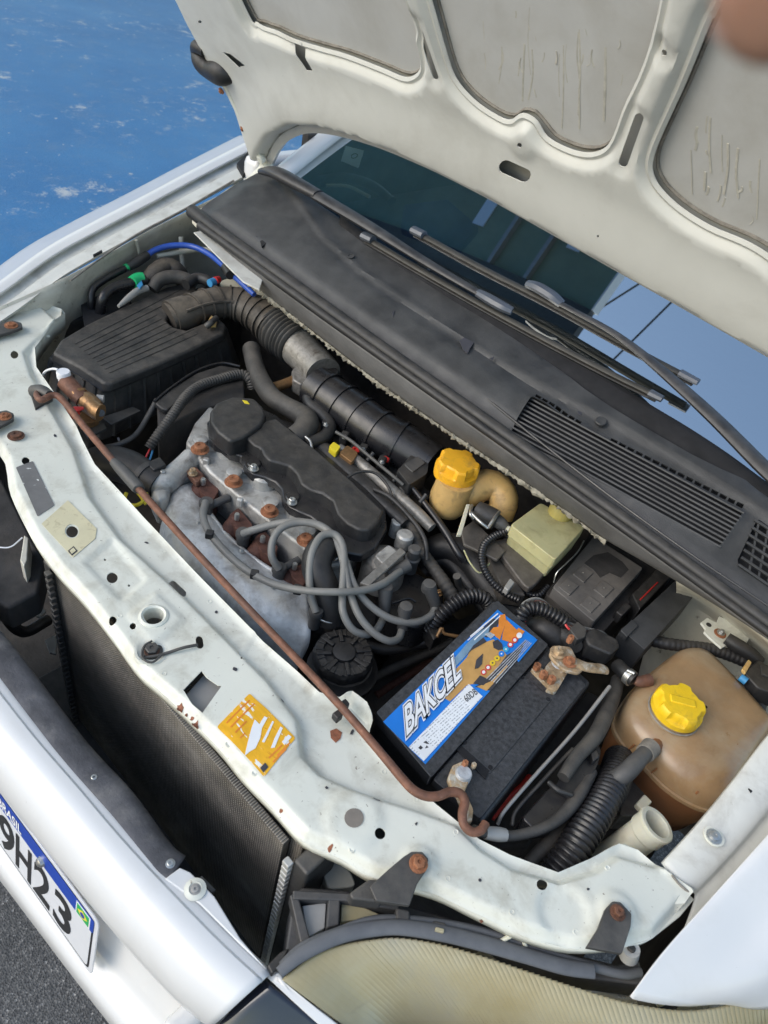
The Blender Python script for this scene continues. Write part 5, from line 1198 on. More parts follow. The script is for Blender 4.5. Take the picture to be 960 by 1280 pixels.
# ================================================================== hoses round the engine
def hose(label, m_, pts, rp, name='hose', cat='hose', **k): return tag(tube(name, m_, None, pts, rp=rp, **k), label, cat)
hose('thick black breather hose curving down to the cam cover', 'hose_dusty', [(314, 436, .70), (318, 455, .70), (326, 476, .702), (340, 496, .706), (358, 508, .71), (376, 518, .713), (384, 528, .713), (378, 540, .71), (366, 548, .705)], [11, 11, 12, 12, 12, 13, 15, 15, 14], n=18)
h2 = thing('coolant_hose', 'small black hose with two wire clamps below the throttle body', 'hose', P(400, 520, .68))
tube('hose', 'rubber', h2, [(392, 484, .715), (386, 496, .712), (390, 508, .71), (404, 520, .708), (412, 534, .706), (406, 546, .705), (392, 552, .704), (382, 556, .702)], rp=8.5, n=16)
for pts in ([(386, 474, .73), (392, 480, .728), (402, 486, .726)], [(388, 486, .728), (396, 478, .73), (404, 476, .726)], [(374, 550, .716), (380, 556, .716), (388, 566, .712)], [(382, 546, .716), (388, 552, .716), (390, 562, .712)]):
    tube('clamp', 'steel', h2, pts, rp=2.0, n=8)
hose('taped wiring loom dropping beside the intake plenum', 'hose_dusty', [(503, 606, .70), (507, 630, .69), (514, 660, .68), (524, 685, .67), (542, 710, .665), (556, 730, .66), (566, 748, .65)], [6, 7, 8, 8, 8, 9, 10], name='wiring_loom', cat='loom', corr=(.009, .0008))
hose('straight black dipstick tube between plenum and yellow capped filler', 'black_shiny', [(508, 600, .715), (530, 628, .70), (555, 662, .69), (572, 690, .68), (580, 700, .67)], [3.5, 4, 5, 5, 6], name='pipe', cat='pipe')
hose('large black coolant hose arching behind the distributor', 'rubber', [(530, 700, .60), (545, 686, .635), (566, 684, .65), (588, 700, .65), (606, 728, .64), (630, 756, .63), (654, 780, .61)], [15, 17, 18, 18, 17, 16, 16], n=18)
hose('black hose lying inside the arch of the larger coolant hose', 'rubber', [(530, 716, .60), (545, 702, .62), (562, 704, .63), (580, 724, .63), (600, 752, .62), (616, 780, .60)], [8, 9, 9, 9, 9, 9], n=14)
hose('corrugated black conduit arching over the battery corner', 'black_shiny', [(536, 786, .63), (552, 768, .66), (572, 752, .675), (590, 745, .68), (605, 748, .675), (612, 760, .66)], [9, 10, 10, 10, 10, 9], corr=(.0062, .003), n=16)
hose('open grey tube end standing between the big hoses', 'hose_dusty', [(571, 720, .685), (574, 732, .66), (580, 748, .64)], [5, 5, 6])
prism('connector', 'black_plastic', None, [(532, 780), (548, 772), (556, 790), (542, 800)], .64, .03, .003); tag(bpy.data.objects['connector'], 'black plug connector between distributor and battery', 'connector')
hose('bare brass link beside the black plug connector', 'brass', [(546, 796, .655), (552, 786, .66), (556, 792, .655), (575, 796, .65)], [2, 2.5, 2, 2.5], name='metal_link', cat='link')

# ================================================================== power steering reservoir
ps = thing('fluid_reservoir', 'round black reservoir with spoked cap under the rusty rod', 'reservoir', P(428, 860, .5))
s = mpp(430, 812, .62)
lathe('bowl', 'black_plastic', ps, (428, 835, .60), [(30 * s, -.10), (38 * s, -.05), (43 * s, -.012), (45 * s, -.006), (45 * s, 0), (41 * s, .003), (38 * s, .010), (36 * s, .014)], n=48)
capm = lambda th, i: np.where(i < 3, 1 + .03 * (np.cos(th * 8) > .3), 1.0)
cp = lathe('cap', 'rubber_grey' if False else 'black_plastic', ps, (428, 824, .615), [(37 * s, 0), (37 * s, .012), (34 * s, .017), (26 * s, .018), (25 * s, .014), (15 * s, .014), (14 * s, .019), (10 * s, .021), (.0, .021)], n=96, mod=capm)
for k in range(8):
    t = k * math.pi / 4 + .2; c = P(428, 824, .615); d = np.array([math.cos(t), math.sin(t), 0])
    box('spoke', 'black_plastic', cp, c + d * 25 * s + [0, 0, .0165], .022, .006, .006, t, bevel=.0015)
    for e in (-.22, .22):
        d2 = np.array([math.cos(t + e), math.sin(t + e), 0]); box('grip', 'black_plastic', cp, c + d2 * 30 * s + [0, 0, .0165], .012, .003, .005, t + e, bevel=.001)
tube('side_nipple', 'black_plastic', ps, [(456, 828, .61), (464, 822, .615)], rp=4)
tag(tube('fluid_pipe', 'rubber', None, [(332, 826, .69), (360, 850, .69), (392, 876, .69), (420, 894, .685)], rp=4.5), 'black rubber pipe lying under the rear edge of the crossmember', 'pipe')

for lab, m_, pts, r in (
    ('thin grey vacuum line running along the intake plenum', 'rubber_grey', [(420, 540, .725), (440, 552, .728), (466, 574, .726), (490, 594, .722), (504, 606, .716)], 2.2),
    ('thin black wire crossing the injector rail', 'rubber', [(430, 600, .712), (448, 590, .72), (470, 592, .72), (486, 610, .712), (492, 630, .705)], 1.8),
    ('black wire looping between cam cover and dipstick tube', 'rubber', [(468, 612, .705), (488, 622, .712), (512, 646, .708), (530, 672, .70), (534, 700, .68)], 3.0),
    ('dark hose sagging below the distributor towards the battery', 'rubber', [(440, 800, .58), (480, 812, .575), (520, 806, .58), (550, 796, .60)], 7),
    ('grey cable running low along the gearbox towards the battery', 'hose_dusty', [(452, 858, .54), (486, 838, .54), (530, 818, .55), (566, 802, .57)], 6),
    ('dark brown pipe deep beside the steering reservoir', 'rust_dark', [(470, 870, .50), (500, 850, .50), (540, 826, .51)], 5)):
    hose(lab, m_, pts, r, name='line', cat='line', n=10)
gbx = prism('gearbox', 'grime_black', None, rrect([(446, 880), (500, 800), (560, 780), (610, 760), (560, 830), (480, 900)], 8), .50, .2, .012)
tag(gbx, 'grimy dark gearbox casing deep between engine and battery', 'gearbox')

for dx, dy, r in ((-11, 12, 2.2), (6, -8, 1.8)):
    tube('plenum_seam', 'black_shiny', en, [(a + dx, b + dy, z + .004 if dx > 0 else z - .002) for a, b, z in pl], rp=r, n=8)
for k in range(6):
    t = .08 + k * .16; a, b = 394 + 146 * t - 22, 484 + 98 * t + 24
    box('plenum_lug', 'black_plastic', en, P(a, b, .706), .014, .018, .020, .5, bevel=.003)
    bolt('lug_screw', 'zinc_bolt', en, a, b, .7165, 3.4, .005)
for a, b in ((262, 668), (318, 718), (372, 737), (431, 739)):
    box('cable_clip', 'black_plastic', en, P(a, b, .69 if a > 340 else .674), .012, .012, .012, .7, bevel=.002)
# ================================================================== battery
def fit_text(name, m, parent, s, bl, br, tl, lift, shear=0., offset=0., pad=0.):
    """lettering fitted to the parallelogram bl, br, tl (places)"""
    c = bpy.data.curves.new('lettering', 'FONT'); c.body = s; c.size = 1; c.shear = 0; c.offset = offset; c.resolution_u = 4; c.fill_mode = 'FRONT'
    o = bpy.data.objects.new('lettering', c); COL.objects.link(o)
    dg = bpy.context.evaluated_depsgraph_get(); dg.update(); me0 = bpy.data.meshes.new_from_object(o.evaluated_get(dg)); bpy.data.objects.remove(o)
    v = np.array([x.co[:] for x in me0.vertices]); f = [tuple(p.vertices) for p in me0.polygons]; bpy.data.meshes.remove(me0)
    c0 = bpy.data.curves.new('lettering', 'FONT'); c0.body = s; c0.size = 1; c0.resolution_u = 4
    o0 = bpy.data.objects.new('lettering', c0); COL.objects.link(o0); dg = bpy.context.evaluated_depsgraph_get(); dg.update(); m1 = bpy.data.meshes.new_from_object(o0.evaluated_get(dg)); bpy.data.objects.remove(o0)
    b = np.array([x.co[:] for x in m1.vertices]); bpy.data.meshes.remove(m1)
    lo, hi = b.min(0), b.max(0); u = (v[:, 0] - lo[0]) / (hi[0] - lo[0]); w = (v[:, 1] - lo[1]) / (hi[1] - lo[1])
    X, Y = br - bl, tl - bl; Z = np.cross(X, Y); Z /= np.linalg.norm(Z)
    q = bl + u[:, None] * X + w[:, None] * (Y + shear * X) + Z * lift
    return mesh(name, q, f, m, parent, 0)
ZB, ZL = .700, .713
bt = thing('battery', 'black car battery with a blue and orange label beside the engine', 'battery', P(600, 890, .52))
prism('case', 'battery_black', bt, [(468, 896), (618, 748), (740, 852), (603, 1030)], ZB, .17, .006, seg=3)
lidp = prism('lid', 'battery_black', bt, rrect([(470, 890), (622, 750), (686, 806), (539, 972)], 3), ZL, .02, .003, seg=3)
low = prism('lid_step', 'battery_black', bt, rrect([(541, 974), (687, 810), (733, 856), (600, 1024)], 4), ZB + .006, .012, .003, seg=3)
prism('lid_panel', 'battery_black', low, rrect([(573, 936), (654, 843), (690, 874), (612, 968)], 3), ZB + .0075, .003, .001)
for a, b in ((653, 847), (685, 874), (581, 928), (613, 959)): lathe('vent_hole', 'void_black', low, (a, b, ZB + .0077), [(.0028, -.001), (.0028, .0003)], n=14)
prism('handle_slot', 'void_black', low, [(568, 934), (575, 930), (612, 963), (607, 974)], ZB + .0082, .002, .0006)
lb = prism('label', 'print_blue', bt, [(479, 902), (622, 762), (670, 798), (532, 955)], ZL + .0008, .0008, .0001)
def flat(name, m, pts, lift, parent=lb): return prism(name, m, parent, pts, ZL + .0008 + lift, .0003, 0)
def Z5(pts): return [(500 + a / 4.8, 750 + b / 4.8) for a, b in pts]
flat('picture_body', 'print_tan', Z5([(262, 585), (292, 470), (330, 420), (400, 345), (430, 285), (520, 250), (560, 236), (590, 260), (640, 330), (560, 440), (500, 500), (430, 505), (400, 512), (330, 580), (300, 608)]), .0004)
flat('picture_shadow', 'print_dark', Z5([(640, 330), (700, 300), (760, 240), (800, 250), (640, 430), (545, 545), (450, 520), (500, 495), (560, 440)]), .00045)
flat('picture_glass', 'print_bluegrey', Z5([(290, 408), (330, 345), (400, 262), (470, 195), (540, 150), (530, 200), (440, 272), (400, 330), (330, 402), (302, 416)]), .0008)
flat('picture_glass', 'print_dark', Z5([(400, 330), (440, 272), (500, 225), (520, 250), (430, 300)]), .0009)
flat('picture_roof', 'print_dark', Z5([(470, 195), (560, 110), (600, 120), (560, 200), (520, 225)]), .0007)
flat('picture_wing', 'print_orange', Z5([(596, 90), (630, 84), (638, 130), (612, 200), (600, 238), (540, 190), (560, 165), (590, 160)]), .0010)
flat('picture_wing', 'print_orange', Z5([(640, 118), (700, 178), (712, 166), (748, 188), (690, 260), (612, 238), (616, 200)]), .0009)
flat('picture_mirror', 'print_silver', Z5([(508, 204), (540, 192), (570, 210), (545, 232)]), .0011)
flat('picture_wheel', 'print_dark', Z5([(556, 250), (586, 236), (612, 262), (618, 296), (590, 300), (562, 286)]), .0011)
flat('picture_grille', 'print_dark', Z5([(448, 412), (458, 358), (498, 320), (492, 384), (470, 408)]), .0011)
flat('picture_bumper', 'print_tan', Z5([(462, 520), (540, 490), (640, 390), (650, 400), (520, 545)]), .0009)
flat('picture_bumper', 'print_dark', Z5([(440, 500), (480, 452), (540, 480), (500, 512)]), .0010)
for q in ([(420, 215), (585, 78), (592, 82), (424, 222)], [(445, 235), (600, 92), (603, 97), (448, 242)], [(405, 240), (500, 160), (503, 163), (407, 244)]): flat('light_streak', 'print_white', Z5(q), .0012)
flat('white_panel', 'small_print', Z5([(52, 882), (412, 503), (496, 578), (143, 966)]), .0007)
flat('recycle_box', 'print_white', Z5([(80, 880), (135, 822), (210, 892), (150, 955)]), .0010)
for q in ([(110, 886), (124, 872), (138, 886), (124, 898)], [(140, 854), (156, 844), (176, 864), (160, 862)], [(150, 890), (160, 872), (172, 884)]): flat('recycle_mark', 'print_dark', Z5(q), .0013)
flat('blank_field', 'print_white', Z5([(352, 572), (414, 508), (490, 578), (430, 642)]), .0009)
for k, m_ in enumerate(('print_red', 'print_red', 'print_yellow', 'print_yellow', 'print_blue', 'print_sky', 'print_red', 'print_red', 'print_white')):
    t = k / 8; a, b = 502 + (716 - 502) * t, 432 + (212 - 432) * t
    flat('warning_icon', m_, Z5(circ(a, b, 17, 16)), .0014)
    flat('icon_centre', 'print_white' if k not in (2, 3, 4, 5) else ('print_dark' if k in (2, 3) else 'print_white'), Z5(circ(a, b, 10 if k in (0, 1, 6, 7) else 5, 10)), .0016)
for k in range(5): flat('caption_line', 'print_silver', Z5([(518 + k * 14, 470 + k * 7), (755 + k * 8, 236 + k * 5), (757 + k * 8, 240 + k * 5), (521 + k * 14, 474 + k * 7)]), .0012)
flat('corner_blue', 'print_blue', Z5([(700, 360), (770, 215), (825, 238), (712, 372)]), .0008)
bl, br, tl = P(508, 921, ZL), P(575, 848, ZL), P(498, 893, ZL)
fit_text('lettering', 'print_dark', lb, 'BAKCEL', bl, br, tl, .0030, .10, .055)
fit_text('lettering', 'print_white', lb, 'BAKCEL', bl, br, tl, .0026, .10, .10)
fit_text('lettering', 'print_dark', lb, 'BAKCEL', bl, br, tl, .0023, .10, .14) if False else None
fit_text('lettering', 'print_white', lb, 'BAKCEL', bl, br, tl, .0034, .10, .02)
fit_text('lettering', 'print_black', lb, '60DB', P(583, 879, ZL), P(597, 868, ZL), P(578, 872, ZL), .0024)
# posts and clamps
def post(a, b): return lathe('post', 'lead', bt, (a, b, ZB), [(.0105, 0), (.0098, .018), (.0085, .020), (.0, .020)], n=24)
post(693, 838); post(575, 976)
k1 = prism('clamp', 'corroded', bt, rrect([(681, 834), (690, 824), (704, 828), (710, 840), (702, 854), (696, 864), (684, 860), (690, 848)], 3), ZB + .016, .010, .002)
bolt('clamp_bolt', 'rusty', k1, 670, 836, ZB + .014, 7, .010, washer=False); bolt('clamp_bolt', 'rusty', k1, 678, 846, ZB + .016, 8, .010, washer=False); bolt('clamp_bolt', 'rusty', k1, 688, 852, ZB + .016, 8, .010, washer=False)
prism('clamp_bar', 'corroded', k1, rrect([(664, 836), (672, 830), (696, 852), (690, 862)], 2), ZB + .012, .008, .002)
prism('clamp_strap', 'corroded', k1, rrect([(686, 816), (696, 806), (714, 808), (722, 824), (732, 834), (724, 842), (706, 838), (692, 826)], 4), ZB + .026, .006, .002)
bolt('clamp_bolt', 'corroded', k1, 697, 816, ZB + .028, 10, .008); bolt('clamp_bolt', 'rusty', k1, 712, 828, ZB + .028, 9, .008); bolt('clamp_bolt', 'rusty', k1, 711, 802, ZB + .03, 6, .012, washer=False)
tube('cable_lug', 'corroded', k1, [(716, 828, ZB + .026), (734, 834, ZB + .024), (752, 836, ZB + .018), (758, 838, ZB + .014)], rp=[8, 7, 7, 6], flat=.6, n=12)
k2 = prism('clamp', 'corroded', bt, rrect([(560, 972), (566, 956), (580, 950), (588, 962), (586, 978), (580, 992), (566, 990)], 3), ZB + .016, .010, .002)
bolt('clamp_bolt', 'rusty', k2, 580, 957, ZB + .017, 6, .009, washer=False); bolt('clamp_bolt', 'corroded', k2, 591, 959, ZB + .014, 5, .008, washer=False)
prism('clamp_strap', 'corroded', k2, rrect([(570, 990), (582, 990), (592, 1012), (590, 1028), (578, 1024), (578, 1008)], 3), ZB + .014, .008, .002)
bt['label'] = 'black car battery with blue and orange label reading BAKCEL'
# cables and boxes beside the battery
hose('negative battery cable with worn brown sleeve running behind the crossmember', 'hose_dusty', [(592, 1038, .715), (610, 1042, .708), (640, 1045, .70), (676, 1036, .695), (702, 1020, .69), (722, 996, .685), (738, 964, .68)], [7, 6.5, 6.5, 7, 8, 9, 9], name='battery_cable', cat='cable')
tag(tube('cable_ferrule', 'thin_grey', None, [(606, 1041, .709), (622, 1043, .705), (632, 1044, .703)], rp=[8, 9, 8], n=10), 'grey metal ferrule on the battery cable at the rod hook', 'ferrule')
tag(tube('hold_down_bar', 'thin_grey', None, [(762, 858, .70), (720, 912, .695), (670, 968, .69), (632, 1012, .685), (622, 1030, .67)], rp=2.4, n=8), 'thin pale steel bar lying between battery and loom cover', 'bar')
tag(tube('hold_down_bar', 'bracket_grey', None, [(716, 936, .685), (680, 974, .68), (646, 1012, .675), (640, 1032, .67)], rp=2.6, n=8), 'second dark steel bar just right of the pale one by the battery', 'bar')
lc = thing('loom_cover', 'black moulded cable cover between battery and amber tank', 'cable cover', P(700, 980, .6))
prism('cover', 'black_shiny', lc, rrect([(652, 1022), (690, 980), (708, 992), (714, 1004), (692, 1034), (668, 1038)], 5), .685, .03, .006, seg=3)
prism('cover', 'black_shiny', lc, rrect([(692, 985), (716, 950), (744, 926), (752, 938), (746, 960), (714, 1000)], 5), .690, .03, .006, seg=3)
tube('band', 'black_plastic', lc, [(686, 978, .694), (698, 988, .698), (714, 994, .692)], rp=3.5)
prism('tab', 'black_plastic', lc, [(738, 940), (746, 936), (750, 946), (742, 952)], .70, .02, .002)
tube('cable', 'hose_dusty', lc, [(704, 972, .70), (722, 945, .702), (744, 920, .70), (758, 892, .69), (768, 866, .68), (772, 850, .67)], rp=[8, 9, 10, 10, 9, 8], n=14)
tag(prism('battery_tray', 'grime_black', None, [(600, 1028), (735, 862), (770, 880), (660, 1060), (620, 1060)], .58, .03, .006), 'dark tray visible between battery and cable cover', 'tray')
hose('red cable lying deep beside the battery', 'red_plastic', [(614, 1022, .60), (632, 1000, .605), (650, 985, .61), (662, 972, .605)], [5, 5, 4, 5], name='red_cable', cat='cable')
hose('wide black corrugated air hose below the amber tank', 'black_shiny', [(692, 1096, .66), (714, 1066, .675), (730, 1040, .68), (746, 1016, .68), (760, 992, .675), (770, 968, .66), (775, 950, .64)], [22, 22, 22, 21, 21, 21, 20], corr=(.0072, .0028), n=22)
hose('dusty metal pipe under the wide corrugated hose', 'hose_dusty', [(660, 1080, .65), (690, 1050, .655), (716, 1020, .65), (730, 1000, .64)], [8, 10, 10, 9])

# ================================================================== coolant expansion tank
ct = thing('expansion_tank', 'amber plastic expansion tank with bright yellow cap at the right', 'tank', P(855, 930, .5))
tk = [(820, 838), (840, 823), (858, 820), (874, 826), (895, 846), (915, 868), (936, 892), (956, 916), (957, 926), (940, 952), (916, 990), (900, 1010), (880, 1012), (856, 1002), (830, 984), (806, 960), (784, 938), (770, 918), (768, 900), (782, 874), (800, 855)]
zs, zt_, zb_ = .655, .700, .56
base = cr(np.array([P(a, b, zs)[:2] for a, b in tk]), 4, True); cen = base.mean(0)
# keep the outline where the picture shows it: seam ring at its height, dome above, body below
def ring(sc, z, sh=(0, 0)): q = cen + (base - cen) * sc + np.array(sh); return np.c_[q, np.full(len(q), z)]
dome = [ring(1, zs), ring(.995, zs + .012), ring(.965, zs + .026), ring(.90, zs + .037), ring(.78, zs + .044), ring(.55, zs + .048), ring(.28, zs + .0495), ring(.02, zs + .050)]
tank = grid('tank', np.array(dome), 'tank_amber', ct, 0, 60, wrap=True)
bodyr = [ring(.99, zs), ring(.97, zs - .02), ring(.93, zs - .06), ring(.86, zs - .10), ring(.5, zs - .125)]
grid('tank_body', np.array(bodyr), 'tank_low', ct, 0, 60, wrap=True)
grid('seam', np.array([ring(1.0, zs + .004), ring(1.022, zs + .003), ring(1.022, zs - .003), ring(.995, zs - .004)]), 'tank_amber', ct, 0, 40, wrap=True)
s = mpp(838, 885, .72); cc_ = P(840, 893, .70)
lathe('neck', 'tank_amber', ct, cc_, [(34 * s, -.01), (31 * s, .004), (29 * s, .014)], n=36)
def capmod(th, i): return 1 + (.0 if i in (0, 1, 2) else (.15 * np.clip(np.cos(th * 5) * 2.2, -.35, 1)))
cap_ = lathe('cap', 'yellow_cap', ct, cc_ + [0, 0, .008], [(30 * s, 0), (32 * s, .002), (32 * s, .010), (28 * s, .012), (27 * s, .021), (25 * s, .024), (0, .0245)], n=80, mod=capmod)
prism3('cap_grip', 'yellow_cap', cap_, [cc_ + [0, 0, .034] + np.array([math.cos(.6) * a - math.sin(.6) * b, math.sin(.6) * a + math.cos(.6) * b, 0]) for a, b in ((-.017, -.006), (.017, -.006), (.017, .006), (-.017, .006))], (0, 0, -.006), .0015)
for k in range(3): tube('level_mark', 'tank_low', tank, [(786 + k * 14, 936 + k * 15, .662 + k * .0005), (793 + k * 14, 931 + k * 15, .674)], rp=1.2, n=6)
lathe('neck_grime', 'seam_grime', ct, cc_ + [0, 0, .0035], [(32.5 * s, 0), (33.5 * s, .0015), (32 * s, .003)], n=40, cap=False)
np_ = tube('nipple', 'tank_low', ct, [(822, 930, .685), (812, 938, .69), (802, 946, .69)], rp=[10, 9, 8], n=14)
tube('collar', 'seam_grime', ct, [(814, 934, .692), (806, 942, .694)], rp=[12.5, 12], n=16)
tube('outlet', 'rust_rod', ct, [(812, 850, .70), (800, 852, .70), (794, 850, .70)], rp=[8, 7, 6], n=12)
for a, b in ((872, 990), (921, 860 + 70), (905, 935)): lathe('moulding_dot', 'tank_low', tank, (a, b, .7005), [(.0015, -.004), (.0015, .001)], n=10)
hose('grey bent hose running from the amber tank into the bay', 'rubber_grey', [(808, 940, .695), (796, 952, .697), (782, 966, .692), (768, 974, .68), (756, 972, .66), (748, 968, .63)], [9.5, 11, 12, 12, 12, 12], n=18)
h3 = thing('return_hose', 'short black hose with steel clamp left of the amber tank', 'hose', P(780, 845, .66))
tube('hose', 'rubber', h3, [(772, 832, .69), (782, 842, .70), (792, 850, .702)], rp=[9, 9, 9], n=14)
tube('clamp', 'steel', h3, [(784, 844, .70), (790, 849, .702)], rp=[10.5, 10.5], n=16)
tube('clamp_ear', 'steel', h3, [(784, 838, .712), (793, 842, .714)], rp=3, n=8)

# ================================================================== washer filler neck
wf = thing('washer_filler', 'open cream plastic filler neck beside the front wing rail', 'filler neck', P(780, 1060, .6))
s = mpp(820, 1030, .70); c0 = P(819, 1032, .703); ax = P(819, 1032, .703) - P(772, 1066, .64); ax /= np.linalg.norm(ax)
lathe('neck', 'cream_tube', wf, c0, [(21 * s, -.13), (21 * s, -.018), (23 * s, -.016), (23 * s, 0), (22 * s, .001), (17 * s, .001), (16 * s, -.002), (16 * s, -.05), (1 * s, -.05)], ax, 36, cap=False)
lathe('rim', 'cream_tube', wf, c0, [(23 * s, -.002), (24 * s, -.001), (24 * s, .003), (22.5 * s, .004), (18 * s, .004), (17 * s, .002), (17 * s, -.002)], ax, 36, cap=False)
prism('neck_clip', 'cream_tube', wf, [(795, 1004), (806, 992), (816, 1002), (804, 1014)], .66, .01, .002)
prism('tank_shoulder', 'grimy_metal', wf, rrect([(774, 1020), (782, 980), (800, 968), (816, 990), (800, 1020)], 5), .61, .04, .006)

# ================================================================== filler with amber cap, brake reservoir, solenoid
fn = thing('cold_start_tank', 'ochre filler bottle with a yellow cap under the scuttle edge', 'filler bottle', P(580, 620, .6))
s = mpp(568, 590, .74)
lathe('neck', 'ochre_neck', fn, (566, 612, .72), [(20 * s, -.045), (25 * s, -.030), (26 * s, -.015), (24 * s, .006), (23 * s, .022)], n=36)
tube('elbow', 'ochre_neck', fn, [(566, 618, .70), (585, 614, .715), (605, 606, .725), (622, 610, .725), (630, 626, .715), (624, 646, .69)], rp=[20, 21, 20, 19, 18, 17], n=22)
cpm = lambda th, i: 1 + (.0 if i < 3 else .14 * np.clip(np.cos(th * 5 + .6) * 2.2, -.3, 1))
lathe('cap', 'amber_cap', fn, (569, 592, .742), [(27 * s, -.004), (27.5 * s, .002), (27.5 * s, .012), (24 * s, .014), (23.5 * s, .026), (21.5 * s, .029), (0, .0295)], n=80, mod=cpm)
br_ = thing('brake_reservoir', 'square translucent yellow brake fluid reservoir under the scuttle edge', 'reservoir', P(686, 668, .6))
prism('upper_shell', 'brake_plastic', br_, rrect([(638, 656), (676, 628), (732, 658), (694, 700)], 4), .748, .022, .005, seg=4)
prism('lower_shell', 'brake_plastic', br_, rrect([(636, 662), (676, 634), (728, 666), (690, 706)], 4), .724, .035, .006, -.06, seg=4)
lathe('cap', 'brake_cap', br_, (700, 642, .748), [(.020, -.004), (.020, .006), (.019, .016), (.017, .019), (0, .019)], n=60, mod=lambda th, i: 1 + .02 * np.cos(th * 24) * (1 <= i <= 2))
sv = thing('solenoid_valve', 'black cylinder valve in a steel clip beside the brake reservoir', 'valve', P(612, 652, .65))
tube('cylinder', 'black_plastic', sv, [(595, 638, .72), (606, 644, .72), (620, 650, .72)], rp=[13, 14, 13], n=20)
tube('spigot', 'rubber_grey', sv, [(620, 650, .72), (628, 656, .72), (634, 660, .72)], rp=[9, 8, 5], n=14)
tube('tip', 'cream_tube', sv, [(632, 659, .72), (637, 662, .72)], rp=[4.5, 4], n=10)
for p in ([(588, 640, .735), (600, 652, .735), (610, 660, .73)], [(610, 660, .73), (618, 648, .738), (624, 640, .735)], [(590, 632, .73), (588, 642, .735), (592, 648, .73)]): tube('clip', 'steel', sv, p, rp=2.2, n=8)
prism('bracket', 'cream_tube', sv, [(583, 630), (588, 630), (577, 668), (571, 668)], .725, .006, .001)
prism('bracket_plate', 'grimy_metal', sv, [(576, 662), (592, 650), (632, 688), (622, 700), (580, 680)], .70, .006, .002)
mb = thing('abs_bracket', 'grimy steel bracket step below the brake reservoir', 'bracket', P(650, 700, .62))
prism('step', 'grimy_metal', mb, rrect([(614, 676), (636, 672), (682, 716), (672, 728), (662, 736), (654, 730)], 3), .695, .012, .003)
prism('face', 'grimy_metal', mb, [(614, 682), (652, 732), (658, 744), (630, 740), (612, 700)], .68, .03, .004)
hose('narrow corrugated conduit curving below the solenoid valve', 'black_shiny', [(632, 664, .715), (618, 670, .71), (606, 680, .705), (602, 696, .70), (606, 712, .695), (616, 728, .69), (632, 742, .685), (648, 750, .68)], 5.2, corr=(.005, .0016), name='conduit', cat='conduit')
hose('narrow corrugated conduit dropping behind the steel bracket', 'black_shiny', [(636, 664, .70), (632, 690, .68), (640, 716, .67), (654, 738, .67), (672, 744, .67), (684, 734, .67)], 4.8, corr=(.005, .0016), name='conduit', cat='conduit')
hose('thin pale yellow wire hanging beside the dipstick tube', 'brake_plastic', [(580, 688, .69), (588, 704, .69), (600, 716, .685), (612, 704, .69)], 1.1, name='wire', cat='wire', n=6)
tag(prism('loom_clip', 'thin_grey', None, [(630, 734), (638, 722), (644, 728), (636, 738)], .70, .012, .002), 'grey plastic clip on the corrugated conduit', 'clip')
hose('black corrugated conduit looping over the rear of the battery', 'black_shiny', [(650, 782, .69), (652, 768, .705), (662, 760, .712), (678, 762, .714), (694, 770, .712), (708, 778, .708)], 9.5, corr=(.0062, .0024), name='conduit', cat='conduit', n=16)
wl = thing('wire_bundle', 'bundle of thin grey and red wires behind the battery', 'wires', P(700, 770, .66))
for k in range(6):
    m_ = ('cable_grey', 'rubber_grey', 'rust_dark', 'cable_grey', 'black_shiny', 'print_red')[k]
    tube('wire', m_, wl, [(654 + k, 790, .69), (648 + k * 1.5, 772, .705), (654 + k * 2, 754 + k, .715), (672 + k * 2, 748 + k * 2, .72), (690 + k * 2, 760 + k * 2, .715), (706 + k, 776 + k * 2, .71), (728, 784 + k * 2, .705), (752, 790 + k * 2, .70), (764, 800 + k, .69)], rp=1.5, n=6)
cn = thing('wiring_plug', 'grey and black wiring plug behind the battery terminal', 'connector', P(735, 795, .66))
prism('housing', 'bracket_grey', cn, rrect([(712, 786), (722, 776), (734, 786), (732, 796), (722, 800)], 2), .715, .02, .003)
prism('housing', 'black_plastic', cn, rrect([(728, 790), (744, 784), (772, 798), (776, 808), (764, 818), (736, 806)], 3), .712, .03, .004)
tube('sleeve', 'black_plastic', cn, [(720, 808, .70), (712, 800, .69), (700, 790, .68)], rp=[9, 14, 18], n=16)
hose('round black rubber grommet hose behind the battery', 'rubber', [(660, 792, .66), (676, 786, .68), (692, 796, .68), (700, 812, .66)], [15, 17, 17, 14], n=16)
# ================================================================== fuse box and relay cover
fb = thing('fuse_box', 'dusty black fuse box with moulded squares below the scuttle', 'fuse box', P(745, 730, .55))
prism('base', 'grime_black', fb, rrect([(682, 742), (745, 800), (826, 712), (744, 658)], 4), .675, .12, .006)
fl = prism('lid', 'fuse_lid', fb, rrect([(691, 734), (743, 777), (804, 710), (742, 670)], 3), .700, .022, .004, seg=3)
for a, b in ((729, 716), (711, 732), (755, 735), (738, 754)):
    prism('moulded_square', 'fuse_lid', fl, [(a - 13, b + 1), (a - 1, b - 10), (a + 13, b), (a + 1, b + 12)], .7022, .003, .0012)
    lathe('centre_pip', 'seam_grime', fl, (a, b, .7024), [(.0012, 0), (.0010, .001)], n=8)
prism('latch', 'black_plastic', fb, rrect([(770, 764), (782, 752), (790, 758), (778, 770)], 2), .69, .02, .003)
prism('oil_stain', 'grime_black', fl, [(730, 704), (742, 694), (760, 690), (778, 702), (786, 712), (776, 722), (762, 716), (750, 722), (742, 712)], .7006, .0004, .0001)
hose('thin silver wire curling over the fuse box edge', 'steel', [(730, 676, .73), (722, 690, .73), (708, 704, .725), (696, 716, .715), (692, 728, .70)], .8, name='wire', cat='wire', n=6)
rc = thing('relay_cover', 'long flat black cover plate right of the fuse box', 'cover', P(820, 770, .6))
